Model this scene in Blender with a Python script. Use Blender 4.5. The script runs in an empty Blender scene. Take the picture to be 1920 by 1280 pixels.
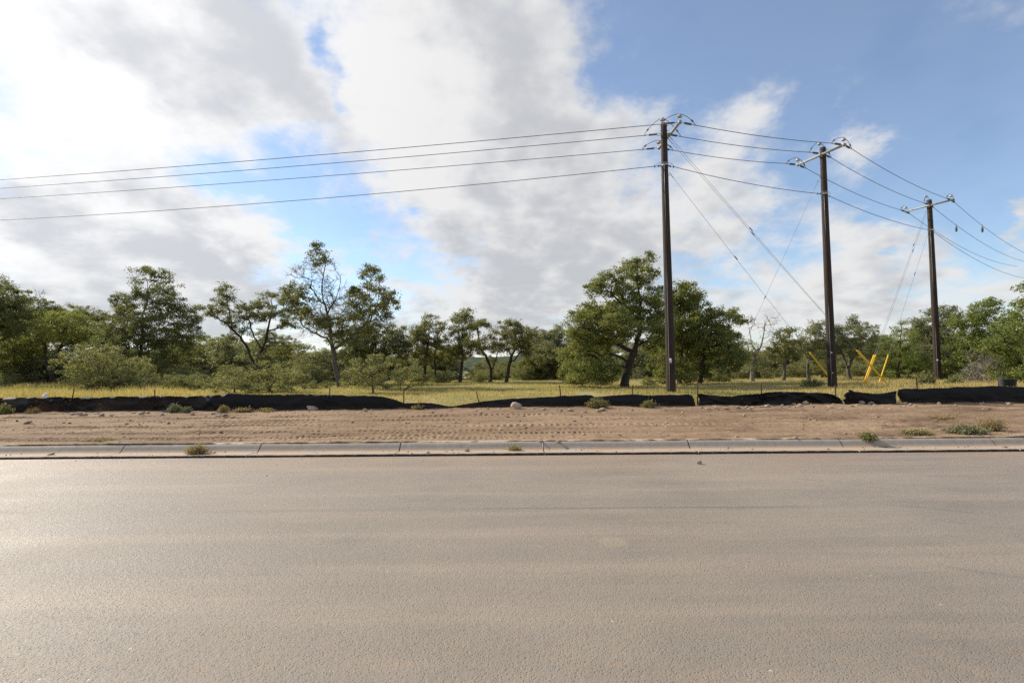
import bpy, math, random
import numpy as np
from mathutils import Vector, Matrix

# ------------------------------------------------------------------ camera, sky, sun, exposure
SC = bpy.context.scene
COL = SC.collection
EYE = np.array([0.0, 0.0, 1.86])
PITCH, ROLL, FPX = math.radians(2.8), 0.011, 960.0
_F = np.array([0, math.cos(PITCH), math.sin(PITCH)])
_R0 = np.array([1.0, 0, 0]); _U0 = np.cross(_R0, _F)
_R = math.cos(ROLL) * _R0 - math.sin(ROLL) * _U0
_U = math.sin(ROLL) * _R0 + math.cos(ROLL) * _U0
cam_d = bpy.data.cameras.new('camera'); cam = bpy.data.objects.new('camera', cam_d); COL.objects.link(cam)
cam_d.sensor_width = 36; cam_d.lens = 36 * FPX / 1920; cam_d.clip_start = 0.05; cam_d.clip_end = 20000
cam.matrix_world = Matrix(((_R[0], _U[0], -_F[0], EYE[0]), (_R[1], _U[1], -_F[1], EYE[1]), (_R[2], _U[2], -_F[2], EYE[2]), (0, 0, 0, 1)))
SC.camera = cam

SUN_AZ, SUN_EL = math.radians(-60), math.radians(33)       # azimuth from +Y, negative = towards -X
SUN = np.array([math.sin(SUN_AZ) * math.cos(SUN_EL), math.cos(SUN_AZ) * math.cos(SUN_EL), math.sin(SUN_EL)])
sl = bpy.data.lights.new('sun', 'SUN'); sl.energy = 5.0; sl.angle = math.radians(0.8); sl.color = (1.0, 0.92, 0.79)
so = bpy.data.objects.new('sun', sl); COL.objects.link(so)
so.rotation_euler = Vector(tuple(-SUN)).to_track_quat('-Z', 'Y').to_euler(); so.location = (-20, 10, 30)

SC.view_settings.view_transform = 'Standard'; SC.view_settings.look = 'None'
SC.view_settings.exposure = 0.3; SC.view_settings.gamma = 1.0; SC.view_settings.use_curve_mapping = False
SC.render.engine = 'CYCLES'; SC.cycles.use_denoising = False
SC.cycles.max_bounces = 6; SC.cycles.diffuse_bounces = 3; SC.cycles.transmission_bounces = 4; SC.cycles.transparent_max_bounces = 6

def ray(px, py):
    d = _F + (px - 960) / FPX * _R - (py - 640) / FPX * _U
    return d
def at(px, py, depth):
    d = ray(px, py); return EYE + d * (depth / d[1])
def unit(v):
    v = np.asarray(v, float); return v / (np.linalg.norm(v) + 1e-12)

# node helpers
class NT:
    def __init__(s, tree): s.t = tree; tree.nodes.clear()
    def n(s, typ, **kw):
        nd = s.t.nodes.new(typ)
        ins = kw.pop('ins', {})
        for k, v in kw.items(): setattr(nd, k, v)
        for k, v in ins.items():
            sk = nd.inputs[k]
            if isinstance(v, bpy.types.NodeSocket): s.t.links.new(v, sk)
            else: sk.default_value = v
        return nd
    def math(s, op, a, b=None, c=None, clamp=False):
        nd = s.t.nodes.new('ShaderNodeMath'); nd.operation = op; nd.use_clamp = clamp
        for i, v in enumerate((a, b, c)):
            if v is None: continue
            if isinstance(v, bpy.types.NodeSocket): s.t.links.new(v, nd.inputs[i])
            else: nd.inputs[i].default_value = v
        return nd.outputs[0]
    def vec(s, op, a, b=None):
        nd = s.t.nodes.new('ShaderNodeVectorMath'); nd.operation = op
        for i, v in enumerate((a, b)):
            if v is None: continue
            if isinstance(v, bpy.types.NodeSocket): s.t.links.new(v, nd.inputs[i])
            else: nd.inputs[i].default_value = v
        return nd
    def mix(s, f, a, b, mode='MIX'):
        nd = s.t.nodes.new('ShaderNodeMix'); nd.data_type = 'RGBA'; nd.blend_type = mode; nd.clamp_factor = True
        for k, v in ((0, f), (6, a), (7, b)):
            if isinstance(v, bpy.types.NodeSocket): s.t.links.new(v, nd.inputs[k])
            elif k == 0: nd.inputs[0].default_value = v
            else: nd.inputs[k].default_value = tuple(v) + ((1,) if len(v) == 3 else ())
        return nd.outputs[2]
    def ramp(s, x, a, b, lo=0.0, hi=1.0):
        nd = s.t.nodes.new('ShaderNodeMapRange'); nd.interpolation_type = 'SMOOTHSTEP'
        s.t.links.new(x, nd.inputs[0])
        for i, v in ((1, a), (2, b), (3, lo), (4, hi)): nd.inputs[i].default_value = v
        return nd.outputs[0]
    def noise(s, vec, scale, detail=4, rough=0.55, dist=0.0, dim2=False):
        nd = s.t.nodes.new('ShaderNodeTexNoise')
        if vec is not None: s.t.links.new(vec, nd.inputs['Vector'])
        nd.inputs['Scale'].default_value = scale; nd.inputs['Detail'].default_value = detail
        nd.inputs['Roughness'].default_value = rough; nd.inputs['Distortion'].default_value = dist
        if dim2: nd.noise_dimensions = '2D'
        return nd.outputs[0]

world = bpy.data.worlds.new('World'); SC.world = world; world.use_nodes = True
def build_sky():
    N = NT(world.node_tree)
    STR = 0.14
    sky = N.n('ShaderNodeTexSky', sky_type='NISHITA'); sky.sun_disc = False
    sky.sun_elevation = SUN_EL; sky.sun_rotation = SUN_AZ
    sky.air_density = 1.0; sky.dust_density = 0.2; sky.ozone_density = 3.0
    D = N.vec('NORMALIZE', N.n('ShaderNodeTexCoord').outputs['Generated']).outputs[0]
    sep = N.n('ShaderNodeSeparateXYZ', ins={0: D})
    zz = N.math('ADD', N.math('MAXIMUM', sep.outputs[2], 0.0), 0.34)
    P = N.n('ShaderNodeCombineXYZ', ins={0: N.math('DIVIDE', sep.outputs[0], zz), 1: N.math('DIVIDE', sep.outputs[1], zz), 2: 0.0}).outputs[0]
    sun_h = unit([SUN[0], SUN[1], 0])
    Poff = N.vec('ADD', P, tuple(sun_h * 0.07)).outputs[0]
    wn = N.n('ShaderNodeTexNoise', ins={'Vector': P, 'Scale': 3.6, 'Detail': 5.0, 'Roughness': .6}); wn.noise_dimensions = '2D'
    W = N.vec('SCALE', N.vec('SUBTRACT', wn.outputs['Color'], (.5, .5, .5)).outputs[0]); W.inputs['Scale'].default_value = .22
    D0 = D; Dw = N.vec('NORMALIZE', N.vec('ADD', D, W.outputs[0]).outputs[0]).outputs[0]
    def blobs(lst):
        tot = None
        for (px, py, r, a) in lst:
            c = unit(ray(px, py)); e = unit(ray(px + r * (1 if px < 960 else -1), py)); k = 1.0 / max(1e-5, 1 - float(c @ e))
            g = N.math('MULTIPLY', N.math('EXPONENT', N.math('MULTIPLY_ADD', N.vec('DOT_PRODUCT', Dw, tuple(c)).outputs['Value'], k, -k)), a)
            tot = g if tot is None else N.math('ADD', tot, g)
        return tot
    cover = blobs([
        (130, 60, 210, .55), (420, 110, 170, .55), (300, 220, 120, .4), (560, 190, 80, .4), (500, 60, 100, .3),
        (830, 60, 190, .55), (740, 200, 130, .5), (960, 190, 140, .45), (1090, 230, 90, .45), (860, 330, 160, .5), (1050, 360, 150, .5),
        (1190, 430, 110, .35), (1000, 480, 140, .4), (150, 400, 190, .5), (390, 460, 140, .5), (80, 560, 150, .45), (330, 560, 180, .45),
        (520, 450, 60, .25), (700, 515, 45, .3), (860, 585, 130, .45), (1100, 580, 150, .4), (640, 600, 120, .3),
        (1380, 280, 120, .58), (1450, 200, 70, .3), (1640, 300, 75, .66), (1590, 490, 75, .42), (1450, 560, 110, .4), (1910, 410, 50, .6), (1700, 590, 150, .45), (1340, 400, 90, .36), (1150, 90, 60, .3), (1200, 200, 60, .25),
        (1890, 560, 90, .25), (1180, 140, 60, .16),
        (600, 20, 34, -.45), (625, 75, 30, -.45), (645, 130, 28, -.45), (655, 185, 24, -.4), (60, 240, 60, -.12), (365, 285, 50, -.32), (430, 350, 50, -.32), (640, 430, 100, -.6), (770, 470, 75, -.5),
        (880, 525, 60, -.35), (530, 375, 60, -.4), (1120, 110, 70, -.5), (1330, 80, 140, -.45), (1600, 110, 240, -.46), (1860, 170, 240, -.48), (1770, 400, 100, -.35),
        (1830, 500, 80, -.15), (1440, 470, 60, -.22), (1510, 190, 90, -.2), (1680, 440, 60, -.2)])
    dark = blobs([(430, 90, 150, .6), (620, 230, 70, .4), (200, 40, 120, .3), (60, 460, 120, .35), (420, 560, 120, .35), (150, 600, 100, .2), (1060, 470, 150, .3), (900, 430, 90, .15), (280, 490, 110, .35), (60, 350, 90, .2), (200, 600, 120, .2), (520, 560, 90, .3),
                  (900, 60, 80, .12), (1230, 470, 80, .25), (700, 610, 120, .3), (1000, 570, 90, .2), (330, 200, 60, .2),
                  (700, 200, 90, -.35), (850, 350, 110, -.3), (150, 220, 120, -.3), (450, 430, 80, -.25), (800, 550, 70, -.1)])
    def fb(p, sc, det, ro, di=0.0): return N.noise(p, sc, det, ro, di, True)
    n1 = fb(P, 2.1, 7, .58)
    n2 = fb(Poff, 2.1, 4, .55)
    n3 = fb(P, 6.5, 5, .64)
    warp = N.math('ADD', N.math('MULTIPLY', N.math('SUBTRACT', n1, .5), 1.5), N.math('MULTIPLY', N.math('SUBTRACT', n3, .5), 1.1))
    dens = N.math('ADD', N.math('ADD', cover, warp), .10)
    alpha = N.ramp(dens, -.15, .66, .12, 1.0)
    light = N.math('MULTIPLY', N.math('SUBTRACT', n1, n2), 3.0)
    thick = N.ramp(dens, .35, 1.25)
    sh = N.math('ADD', N.math('MULTIPLY', thick, .16), dark)
    sh = N.math('SUBTRACT', N.math('ADD', sh, N.math('MULTIPLY', N.math('SUBTRACT', n3, .5), .5)), light)
    glow = N.math('POWER', N.math('MAXIMUM', N.vec('DOT_PRODUCT', D, tuple(SUN)).outputs['Value'], 0.0), 5.0)
    sh = N.math('SUBTRACT', sh, N.math('MULTIPLY', glow, .25))
    shc = N.ramp(sh, -.25, .7)
    cc = N.mix(shc, (0.70, 0.695, 0.69), (0.47, 0.48, 0.50))
    gl = N.math('MULTIPLY_ADD', glow, 0.38, .96)
    cs = N.vec('SCALE', cc); N.t.links.new(N.math('MULTIPLY', gl, 1 / STR), cs.inputs['Scale'])
    out = N.mix(N.math('MULTIPLY', alpha, .97), sky.outputs[0], cs.outputs[0])
    bg = N.n('ShaderNodeBackground', ins={0: out, 1: STR})
    N.n('ShaderNodeOutputWorld', ins={0: bg.outputs[0]})
build_sky()
world.cycles.sampling_method = 'MANUAL'; world.cycles.sample_map_resolution = 512

# ------------------------------------------------------------------ helpers
RNG = np.random.default_rng(7)
_TAB = np.random.default_rng(99).random((256, 256))
def vnoise(x, y):
    xi = np.floor(x).astype(int); yi = np.floor(y).astype(int); fx = x - xi; fy = y - yi
    fx = fx * fx * (3 - 2 * fx); fy = fy * fy * (3 - 2 * fy)
    a = _TAB[xi & 255, yi & 255]; b = _TAB[(xi + 1) & 255, yi & 255]; c = _TAB[xi & 255, (yi + 1) & 255]; d = _TAB[(xi + 1) & 255, (yi + 1) & 255]
    return (a * (1 - fx) + b * fx) * (1 - fy) + (c * (1 - fx) + d * fx) * fy
def fbm(x, y, oct=4, gain=.5):
    t = 0; a = 1.0; s = 0
    for i in range(oct):
        t = t + a * vnoise(x * 2 ** i + 17.3 * i, y * 2 ** i + 5.1 * i); s += a; a *= gain
    return t / s
def sstep(a, b, x):
    t = np.clip((x - a) / (b - a), 0, 1); return t * t * (3 - 2 * t)

def mesh_np(name, V, Fa, mats=(), smooth=False, mi=None):
    """V (n,3); Fa list of (m,k) int arrays with the same or different k"""
    if isinstance(Fa, np.ndarray): Fa = [Fa]
    Fa = [f for f in Fa if len(f)]
    me = bpy.data.meshes.new(name)
    V = np.ascontiguousarray(V, np.float32)
    me.vertices.add(len(V)); me.vertices.foreach_set('co', V.ravel())
    nl = sum(f.size for f in Fa); npoly = sum(len(f) for f in Fa)
    me.loops.add(nl); me.polygons.add(npoly)
    me.loops.foreach_set('vertex_index', np.concatenate([f.ravel() for f in Fa]).astype(np.int32))
    tot = np.concatenate([np.full(len(f), f.shape[1]) for f in Fa]).astype(np.int32)
    st = np.concatenate([[0], np.cumsum(tot)[:-1]]).astype(np.int32)
    me.polygons.foreach_set('loop_start', st); me.polygons.foreach_set('loop_total', tot)
    if smooth: me.polygons.foreach_set('use_smooth', np.ones(npoly, bool))
    for m in mats: me.materials.append(m)
    if mi is not None: me.polygons.foreach_set('material_index', np.asarray(mi, np.int32))
    me.update(calc_edges=True); me.validate()
    return me
def add_col(me, name, C):
    a = me.attributes.new(name, 'FLOAT_COLOR', 'POINT')
    C = np.asarray(C, np.float32)
    if C.shape[1] == 3: C = np.concatenate([C, np.ones((len(C), 1), np.float32)], 1)
    a.data.foreach_set('color', np.ascontiguousarray(C).ravel())
def link(name, me, parent=None, loc=None):
    o = bpy.data.objects.new(name, me); COL.objects.link(o)
    if loc is not None: o.location = tuple(loc)
    if parent is not None: o.parent = parent
    return o
def tag(o, label=None, cat=None, group=None, kind=None):
    if label: o['label'] = label
    if cat: o['category'] = cat
    if group: o['group'] = group
    if kind: o['kind'] = kind
    return o
def empty(name, loc, label=None, cat=None, group=None, kind=None):
    o = bpy.data.objects.new(name, None); COL.objects.link(o); o.location = tuple(float(v) for v in loc); o.empty_display_size = .3
    return tag(o, label, cat, group, kind)

class MB:
    """collects simple solids into one mesh"""
    def __init__(s): s.v = []; s.f3 = []; s.f4 = []; s.n = 0
    def _add(s, v, q=None, t=None):
        v = np.asarray(v, float); s.v.append(v)
        if q is not None and len(q): s.f4.append(np.asarray(q) + s.n)
        if t is not None and len(t): s.f3.append(np.asarray(t) + s.n)
        s.n += len(v)
    def tube(s, P, R, sides=8, cap=True):
        P = np.asarray(P, float); m = len(P); R = np.broadcast_to(np.asarray(R, float), (m,))
        T = np.gradient(P, axis=0); T /= np.linalg.norm(T, axis=1)[:, None] + 1e-12
        ref = np.array([0, 0, 1.0]) if abs(T[:, 2]).mean() < .8 else np.array([1.0, 0, 0])
        A = np.cross(T, ref); A /= np.linalg.norm(A, axis=1)[:, None] + 1e-12; B = np.cross(T, A)
        an = np.linspace(0, 2 * np.pi, sides, endpoint=False)
        V = P[:, None] + R[:, None, None] * (np.cos(an)[None, :, None] * A[:, None] + np.sin(an)[None, :, None] * B[:, None])
        V = V.reshape(-1, 3); i = np.arange(sides); j = (i + 1) % sides
        q = np.concatenate([np.stack([k * sides + i, k * sides + j, (k + 1) * sides + j, (k + 1) * sides + i], 1) for k in range(m - 1)])
        t = None
        if cap:
            V = np.concatenate([V, P[:1], P[-1:]]); c0, c1 = m * sides, m * sides + 1
            t = np.concatenate([np.stack([j, i, np.full(sides, c0)], 1), np.stack([(m - 1) * sides + i, (m - 1) * sides + j, np.full(sides, c1)], 1)])
        s._add(V, q, t); return s
    def box(s, c, ax, h):
        """centre c, three axis vectors ax (rows), half sizes h"""
        ax = np.asarray(ax, float); c = np.asarray(c, float)
        S = np.array([[x, y, z] for x in (-1, 1) for y in (-1, 1) for z in (-1, 1)], float) * np.asarray(h)
        s._add(c + S @ ax, [[0, 1, 3, 2], [4, 6, 7, 5], [0, 4, 5, 1], [2, 3, 7, 6], [0, 2, 6, 4], [1, 5, 7, 3]]); return s
    def mesh(s, name, mats, smooth=False):
        F = []
        if s.f4: F.append(np.concatenate(s.f4))
        if s.f3: F.append(np.concatenate(s.f3))
        return mesh_np(name, np.concatenate(s.v), F, mats, smooth)
    def build(s, name, mat, parent=None, smooth=False, origin=None):
        me = s.mesh(name, [mat], smooth)
        o = link(name, me)
        if origin is not None:
            me.transform(Matrix.Translation(-Vector(tuple(float(v) for v in origin)))); o.location = tuple(float(v) for v in origin)
        if parent is not None:
            pl = Vector((0, 0, 0)); q_ = parent
            while q_ is not None: pl = pl + q_.location; q_ = q_.parent
            o.parent = parent
            if origin is None: me.transform(Matrix.Translation(-pl))
            else: o.location = Vector(o.location) - pl
        return o

# ------------------------------------------------------------------ materials
def mat(name):
    m = bpy.data.materials.new(name); m.use_nodes = True; return m, NT(m.node_tree)
def finish(N, color, rough=.8, bump=None, bstr=.4, bdist=.02, spec=.3, metal=0.0):
    ins = {'Base Color': color if isinstance(color, bpy.types.NodeSocket) else tuple(color) + (1,), 'Roughness': rough, 'Specular IOR Level': spec, 'Metallic': metal}
    if bump is not None:
        b = N.n('ShaderNodeBump', ins={'Strength': bstr, 'Distance': bdist, 'Height': bump}); ins['Normal'] = b.outputs[0]
    p = N.n('ShaderNodeBsdfPrincipled', ins=ins)
    N.n('ShaderNodeOutputMaterial', ins={0: p.outputs[0]}); return p
def pos(N): return N.n('ShaderNodeNewGeometry').outputs['Position']
def objc(N): return N.n('ShaderNodeTexCoord').outputs['Object']
def stretch(N, v, sc): 
    return N.vec('MULTIPLY', v, sc).outputs[0]

ROADK = .018; KERB0 = 11.1            # distance across the road: s = y + ROADK*x - KERB0
def S_of(x, y): return y + ROADK * x - KERB0
def y_of(x, s): return s + KERB0 - ROADK * x

def m_road():
    m, N = mat('dusty_asphalt'); p = pos(N); sp = N.n('ShaderNodeSeparateXYZ', ins={0: p})
    s = N.math('ADD', N.math('MULTIPLY_ADD', sp.outputs[0], ROADK, sp.outputs[1]), -KERB0)
    n_big = N.noise(p, .35, 4, .6, .3); n_mid = N.noise(p, 2.2, 5, .65); n_f = N.noise(p, 55, 4, .75)
    n_st = N.noise(stretch(N, p, (.12, 1.6, 1)), 1.0, 5, .6)
    c = N.mix(N.ramp(n_big, .3, .7), (.232, .193, .150), (.275, .229, .178))
    c = N.mix(N.math('MULTIPLY', N.ramp(n_st, .42, .68), .55), c, (.35, .275, .205))
    c = N.mix(N.math('MULTIPLY', N.ramp(N.noise(stretch(N, p, (.5, 1, 1)), .9, 6, .7), .48, .74), .36), c, (.18, .145, .11))
    # brown dust washed from the verge, thick by the gutter and in patches near the viewer
    dust = N.math('MULTIPLY', N.ramp(s, -2.6, -.1), N.ramp(N.noise(stretch(N, p, (.35, 1.2, 1)), 1.2, 5, .6), .25, .7))
    c = N.mix(N.math('MULTIPLY', dust, .8), c, (.33, .225, .145))
    near = N.math('MULTIPLY', N.ramp(s, -6.6, -8.2), N.ramp(N.noise(p, 3.4, 6, .75), .5, .62))
    c = N.mix(N.math('MULTIPLY', near, .38), c, (.34, .235, .15))
    # paving seam and dark scuffs
    seam = N.math('SUBTRACT', N.math('ADD', s, N.math('MULTIPLY', N.math('SUBTRACT', N.noise(p, .8, 5, .6), .5), .10)), -4.25)
    sm = N.ramp(N.math('ABSOLUTE', seam), .13, .01)
    c = N.mix(N.math('MULTIPLY', N.math('MULTIPLY', sm, N.ramp(N.noise(p, .5, 4, .6), .35, .65)), .28), c, (.12, .10, .088))
    cr = N.math('MULTIPLY', N.ramp(N.math('ABSOLUTE', N.math('ADD', seam, -.06)), .016, .004), N.math('MULTIPLY', N.ramp(sp.outputs[0], -1.0, .3), N.ramp(sp.outputs[0], 4.2, 3.4)))
    c = N.mix(N.math('MULTIPLY', cr, .8), c, (.06, .048, .038))
    hole = N.math('SUBTRACT', N.vec('DISTANCE', N.vec('MULTIPLY', p, (1, 1.0, 0)).outputs[0], (1.05, 5.55, 0)).outputs['Value'], N.math('MULTIPLY', N.noise(p, 9, 4, .6), .1))
    c = N.mix(N.math('MULTIPLY', N.ramp(hole, .14, .06), .4), c, (.38, .30, .20))
    v = N.n('ShaderNodeVectorRotate', rotation_type='Z_AXIS', ins={'Vector': p, 'Angle': .55}).outputs[0]
    sc = N.math('MULTIPLY', N.ramp(N.noise(stretch(N, v, (.25, 1.7, 1)), 1.5, 6, .7), .58, .72), N.ramp(sp.outputs[0], 1.5, 5.0))
    c = N.mix(N.math('MULTIPLY', sc, .4), c, (.12, .102, .09))
    # aggregate: dark pits and pale chips
    vo = N.n('ShaderNodeTexVoronoi', ins={'Vector': p, 'Scale': 42.0}); pit = N.ramp(vo.outputs['Distance'], .10, .32)
    c = N.mix(N.math('MULTIPLY', N.math('MULTIPLY', N.ramp(n_f, .52, .72), N.ramp(n_mid, .35, .6)), .55), c, (.085, .07, .06))
    c = N.mix(N.math('MULTIPLY', N.ramp(n_f, .42, .28), .35), c, (.36, .31, .26))
    vw = N.n('ShaderNodeTexVoronoi', ins={'Vector': p, 'Scale': 7.0}); chip = N.math('MULTIPLY', N.ramp(vw.outputs['Distance'], .09, .05), N.ramp(N.n('ShaderNodeSeparateColor', ins={0: vw.outputs['Color']}).outputs[0], .78, .80))
    c = N.mix(N.math('MULTIPLY', chip, .8), c, (.55, .47, .38))
    h = N.math('ADD', N.math('MULTIPLY', n_f, .7), N.math('MULTIPLY', pit, .45))
    h = N.math('ADD', h, N.math('MULTIPLY', N.noise(p, 18, 3, .6), .5))
    finish(N, c, N.ramp(n_big, .3, .7, .5, .7), h, .8, .016, .4); return m
def m_dirt():
    m, N = mat('bladed_dirt'); p = pos(N); sp = N.n('ShaderNodeSeparateXYZ', ins={0: p})
    nb = N.noise(stretch(N, p, (.3, 1.2, 1)), .9, 5, .62, .4); nm = N.noise(p, 5, 6, .7); nf = N.noise(p, 45, 4, .7)
    c = N.mix(N.ramp(nb, .3, .68), (.225, .146, .087), (.345, .236, .146))
    c = N.mix(N.math('MULTIPLY', N.ramp(N.noise(stretch(N, p, (.15, 2.2, 1)), 1.6, 5, .65), .5, .72), .55), c, (.16, .098, .062))
    c = N.mix(N.math('MULTIPLY', N.ramp(nm, .5, .75), .45), c, (.155, .098, .062))
    c = N.mix(N.math('MULTIPLY', N.ramp(nf, .56, .8), .5), c, (.42, .31, .22))
    at_ = N.n('ShaderNodeAttribute', attribute_name='soil').outputs['Fac']
    c = N.mix(N.math('MULTIPLY', at_, .75), c, (.105, .062, .04))
    vw = N.n('ShaderNodeTexVoronoi', ins={'Vector': p, 'Scale': 9.0}); chip = N.math('MULTIPLY', N.ramp(vw.outputs['Distance'], .16, .09), N.ramp(N.n('ShaderNodeSeparateColor', ins={0: vw.outputs['Color']}).outputs[0], .84, .87))
    c = N.mix(N.math('MULTIPLY', chip, .8), c, (.52, .43, .33))
    h = N.math('ADD', N.math('MULTIPLY', nf, .6), N.math('ADD', nm, N.math('MULTIPLY', chip, .4)))
    finish(N, c, .92, h, .9, .02, .12); return m
def m_field():
    m, N = mat('dry_meadow_soil'); p = pos(N)
    c = N.mix(N.ramp(N.noise(p, .22, 5, .6), .35, .65), (.36, .30, .15), (.22, .23, .09))
    c = N.mix(N.math('MULTIPLY', N.ramp(N.noise(p, 3, 5, .65), .45, .7), .5), c, (.14, .105, .05))
    finish(N, c, .95, N.noise(p, 9, 5, .6), .6, .05, .1); return m
def m_vcol(name, rough=.7, transl=.35, spec=.25, tint=(1, 1, 1), hue_noise=.0):
    m, N = mat(name)
    a = N.n('ShaderNodeAttribute', attribute_name='tint').outputs['Color']
    p = N.n('ShaderNodeBsdfPrincipled', ins={'Base Color': a, 'Roughness': rough, 'Specular IOR Level': spec})
    t = N.n('ShaderNodeBsdfTranslucent', ins={0: N.mix(1.0, a, (1.25, 1.3, .7), 'MULTIPLY')})
    mx = N.n('ShaderNodeMixShader', ins={0: transl, 1: p.outputs[0], 2: t.outputs[0]})
    N.n('ShaderNodeOutputMaterial', ins={0: mx.outputs[0]}); return m
def m_bark(name, c1, c2):
    m, N = mat(name); p = pos(N)
    n = N.noise(stretch(N, p, (1, 1, .22)), 22, 5, .7)
    c = N.mix(N.ramp(n, .3, .7), c1, c2); c = N.mix(N.math('MULTIPLY', N.ramp(N.noise(p, 3, 4, .6), .5, .7), .4), c, tuple(v * 1.5 for v in c2))
    finish(N, c, .95, n, .9, .03, .1); return m
def m_concrete():
    m, N = mat('kerb_concrete'); p = pos(N)
    n = N.noise(p, 6, 6, .65); ns = N.noise(stretch(N, p, (1, .15, .15)), 26, 4, .6)
    c = N.mix(N.ramp(n, .3, .7), (.37, .325, .265), (.46, .40, .325))
    c = N.mix(N.math('MULTIPLY', N.ramp(ns, .45, .7), .45), c, (.235, .215, .19))
    d = N.n('ShaderNodeAttribute', attribute_name='dust').outputs['Fac']
    dn = N.math('MULTIPLY', d, N.ramp(N.noise(stretch(N, p, (.5, 1.5, 1)), 2.5, 5, .6), .2, .6))
    c = N.mix(dn, c, (.42, .30, .205))
    finish(N, c, .85, N.math('ADD', N.noise(p, 60, 3, .6), n), .35, .01, .25); return m
def m_tar():
    m, N = mat('bitumen_edge'); p = pos(N); n = N.noise(stretch(N, p, (1, 1, 3)), 9, 6, .75)
    c = N.mix(N.ramp(n, .48, .68), (.022, .019, .017), (.14, .105, .078)); finish(N, c, .8, N.noise(p, 40, 4, .7), .9, .02); return m
def m_simple(name, c1, c2, scale, rough=.7, spec=.3, metal=0., bump=.3, bdist=.005):
    m, N = mat(name); p = objc(N); n = N.noise(p, scale, 5, .65)
    finish(N, N.mix(N.ramp(n, .3, .7), c1, c2), rough, n, bump, bdist, spec, metal); return m
def m_pole():
    m, N = mat('creosoted_wood'); p = objc(N)
    st = N.noise(stretch(N, p, (9, 9, .35)), 4, 6, .7); b = N.noise(stretch(N, p, (1, 1, .25)), 1.3, 4, .6)
    c = N.mix(N.ramp(st, .3, .72), (.011, .0075, .0055), (.060, .038, .027))
    c = N.mix(N.math('MULTIPLY', N.ramp(b, .45, .7), .5), c, (.078, .050, .035))
    finish(N, c, .75, st, .8, .02, .25); return m
def m_fabric():
    m, N = mat('black_geotextile'); p = pos(N)
    wv = N.noise(stretch(N, p, (1, 1, 6)), 30, 3, .6)
    du = N.ramp(N.noise(stretch(N, p, (.35, .35, 1.6)), 1.1, 5, .65), .45, .75)
    sp = N.n('ShaderNodeSeparateXYZ', ins={0: p})
    left = N.ramp(sp.outputs[0], -9.0, -15.0)
    wv = N.math('ADD', N.math('MULTIPLY', wv, .25), N.math('MULTIPLY', N.noise(stretch(N, p, (1, 1, .6)), 3.0, 4, .5, .8), 1.2))
    base = N.ramp(N.math('ADD', sp.outputs[2], N.math('MULTIPLY', N.noise(p, 3, 4, .6), .25)), .72, .48)
    c = N.mix(N.math('MULTIPLY', du, N.math('MULTIPLY_ADD', left, .75, .22)), (.012, .011, .011), (.085, .068, .055)); c = N.mix(N.math('MULTIPLY', base, .45), c, (.10, .07, .048))
    bs = N.n('ShaderNodeBump', ins={'Strength': .5, 'Distance': .03, 'Height': wv}).outputs[0]
    pr = N.n('ShaderNodeBsdfPrincipled', ins={'Base Color': c, 'Roughness': .68, 'Specular IOR Level': .2, 'Normal': bs})
    tr = N.n('ShaderNodeBsdfTranslucent', ins={0: (.20, .155, .12, 1)})
    mx = N.n('ShaderNodeMixShader', ins={0: N.math('MULTIPLY_ADD', N.math('MULTIPLY', left, N.ramp(N.noise(stretch(N, p, (1, 1, .5)), 1.7, 4, .6, .6), .35, .65)), .55, .04), 1: pr.outputs[0], 2: tr.outputs[0]})
    N.n('ShaderNodeOutputMaterial', ins={0: mx.outputs[0]}); return m
def m_rock():
    m, N = mat('limestone'); p = objc(N); n = N.noise(p, 3.0, 6, .7)
    c = N.mix(N.ramp(n, .35, .65), (.50, .33, .21), (.62, .50, .38)); c = N.mix(N.math('MULTIPLY', N.ramp(N.noise(p, 7, 5, .6), .55, .7), .6), c, (.30, .15, .08))
    finish(N, c, .9, N.noise(p, 9, 5, .7), .7, .1, .2); return m
M = {}
M['road'] = m_road(); M['dirt'] = m_dirt(); M['field'] = m_field(); M['kerb'] = m_concrete(); M['tar'] = m_tar()
M['leaf'] = m_vcol('oak_leaf', .58, .42, .3); M['grass'] = m_vcol('meadow_grass', .8, .35, .15)
M['weed'] = m_vcol('weed_leaf', .7, .25, .2)
M['bark'] = m_bark('oak_bark', (.030, .022, .016), (.085, .066, .05)); M['bark_pale'] = m_bark('grey_bark', (.065, .053, .043), (.165, .142, .12))
M['pole'] = m_pole(); M['fabric'] = m_fabric(); M['rock'] = m_rock()
M['arm'] = m_simple('weathered_fibreglass', (.25, .245, .225), (.35, .345, .32), 6, .6)
M['porcelain'] = m_simple('grey_porcelain', (.36, .36, .355), (.48, .48, .47), 9, .3, .5)
M['polymer'] = m_simple('grey_polymer', (.085, .087, .09), (.13, .132, .135), 12, .55)
M['wire'] = m_simple('weathered_aluminium_strand', (.06, .058, .056), (.10, .098, .095), 20, .6, .4)
M['guy'] = m_simple('galvanised_strand', (.15, .15, .155), (.25, .25, .26), 20, .5, .5, .3)
M['steel'] = m_simple('galvanised_hardware', (.30, .30, .30), (.46, .46, .45), 14, .45, .5, .5)
M['yellow'] = m_simple('yellow_plastic_guard', (.72, .40, .012), (.85, .52, .02), 5, .5, .4)
M['rust'] = m_simple('rusty_steel', (.065, .035, .022), (.15, .075, .045), 14, .9)
M['tagplate'] = m_simple('pale_tag', (.55, .53, .48), (.7, .68, .62), 9, .5)
M['hill'] = m_simple('cedar_hillside', (.035, .05, .03), (.07, .085, .05), .02, .95, .05, 0, .0)
M['blackplastic'] = m_simple('black_plastic', (.008, .008, .009), (.02, .02, .02), 6, .6)
M['whiteplastic'] = m_simple('white_plastic', (.7, .7, .72), (.82, .82, .84), 6, .5)
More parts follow.
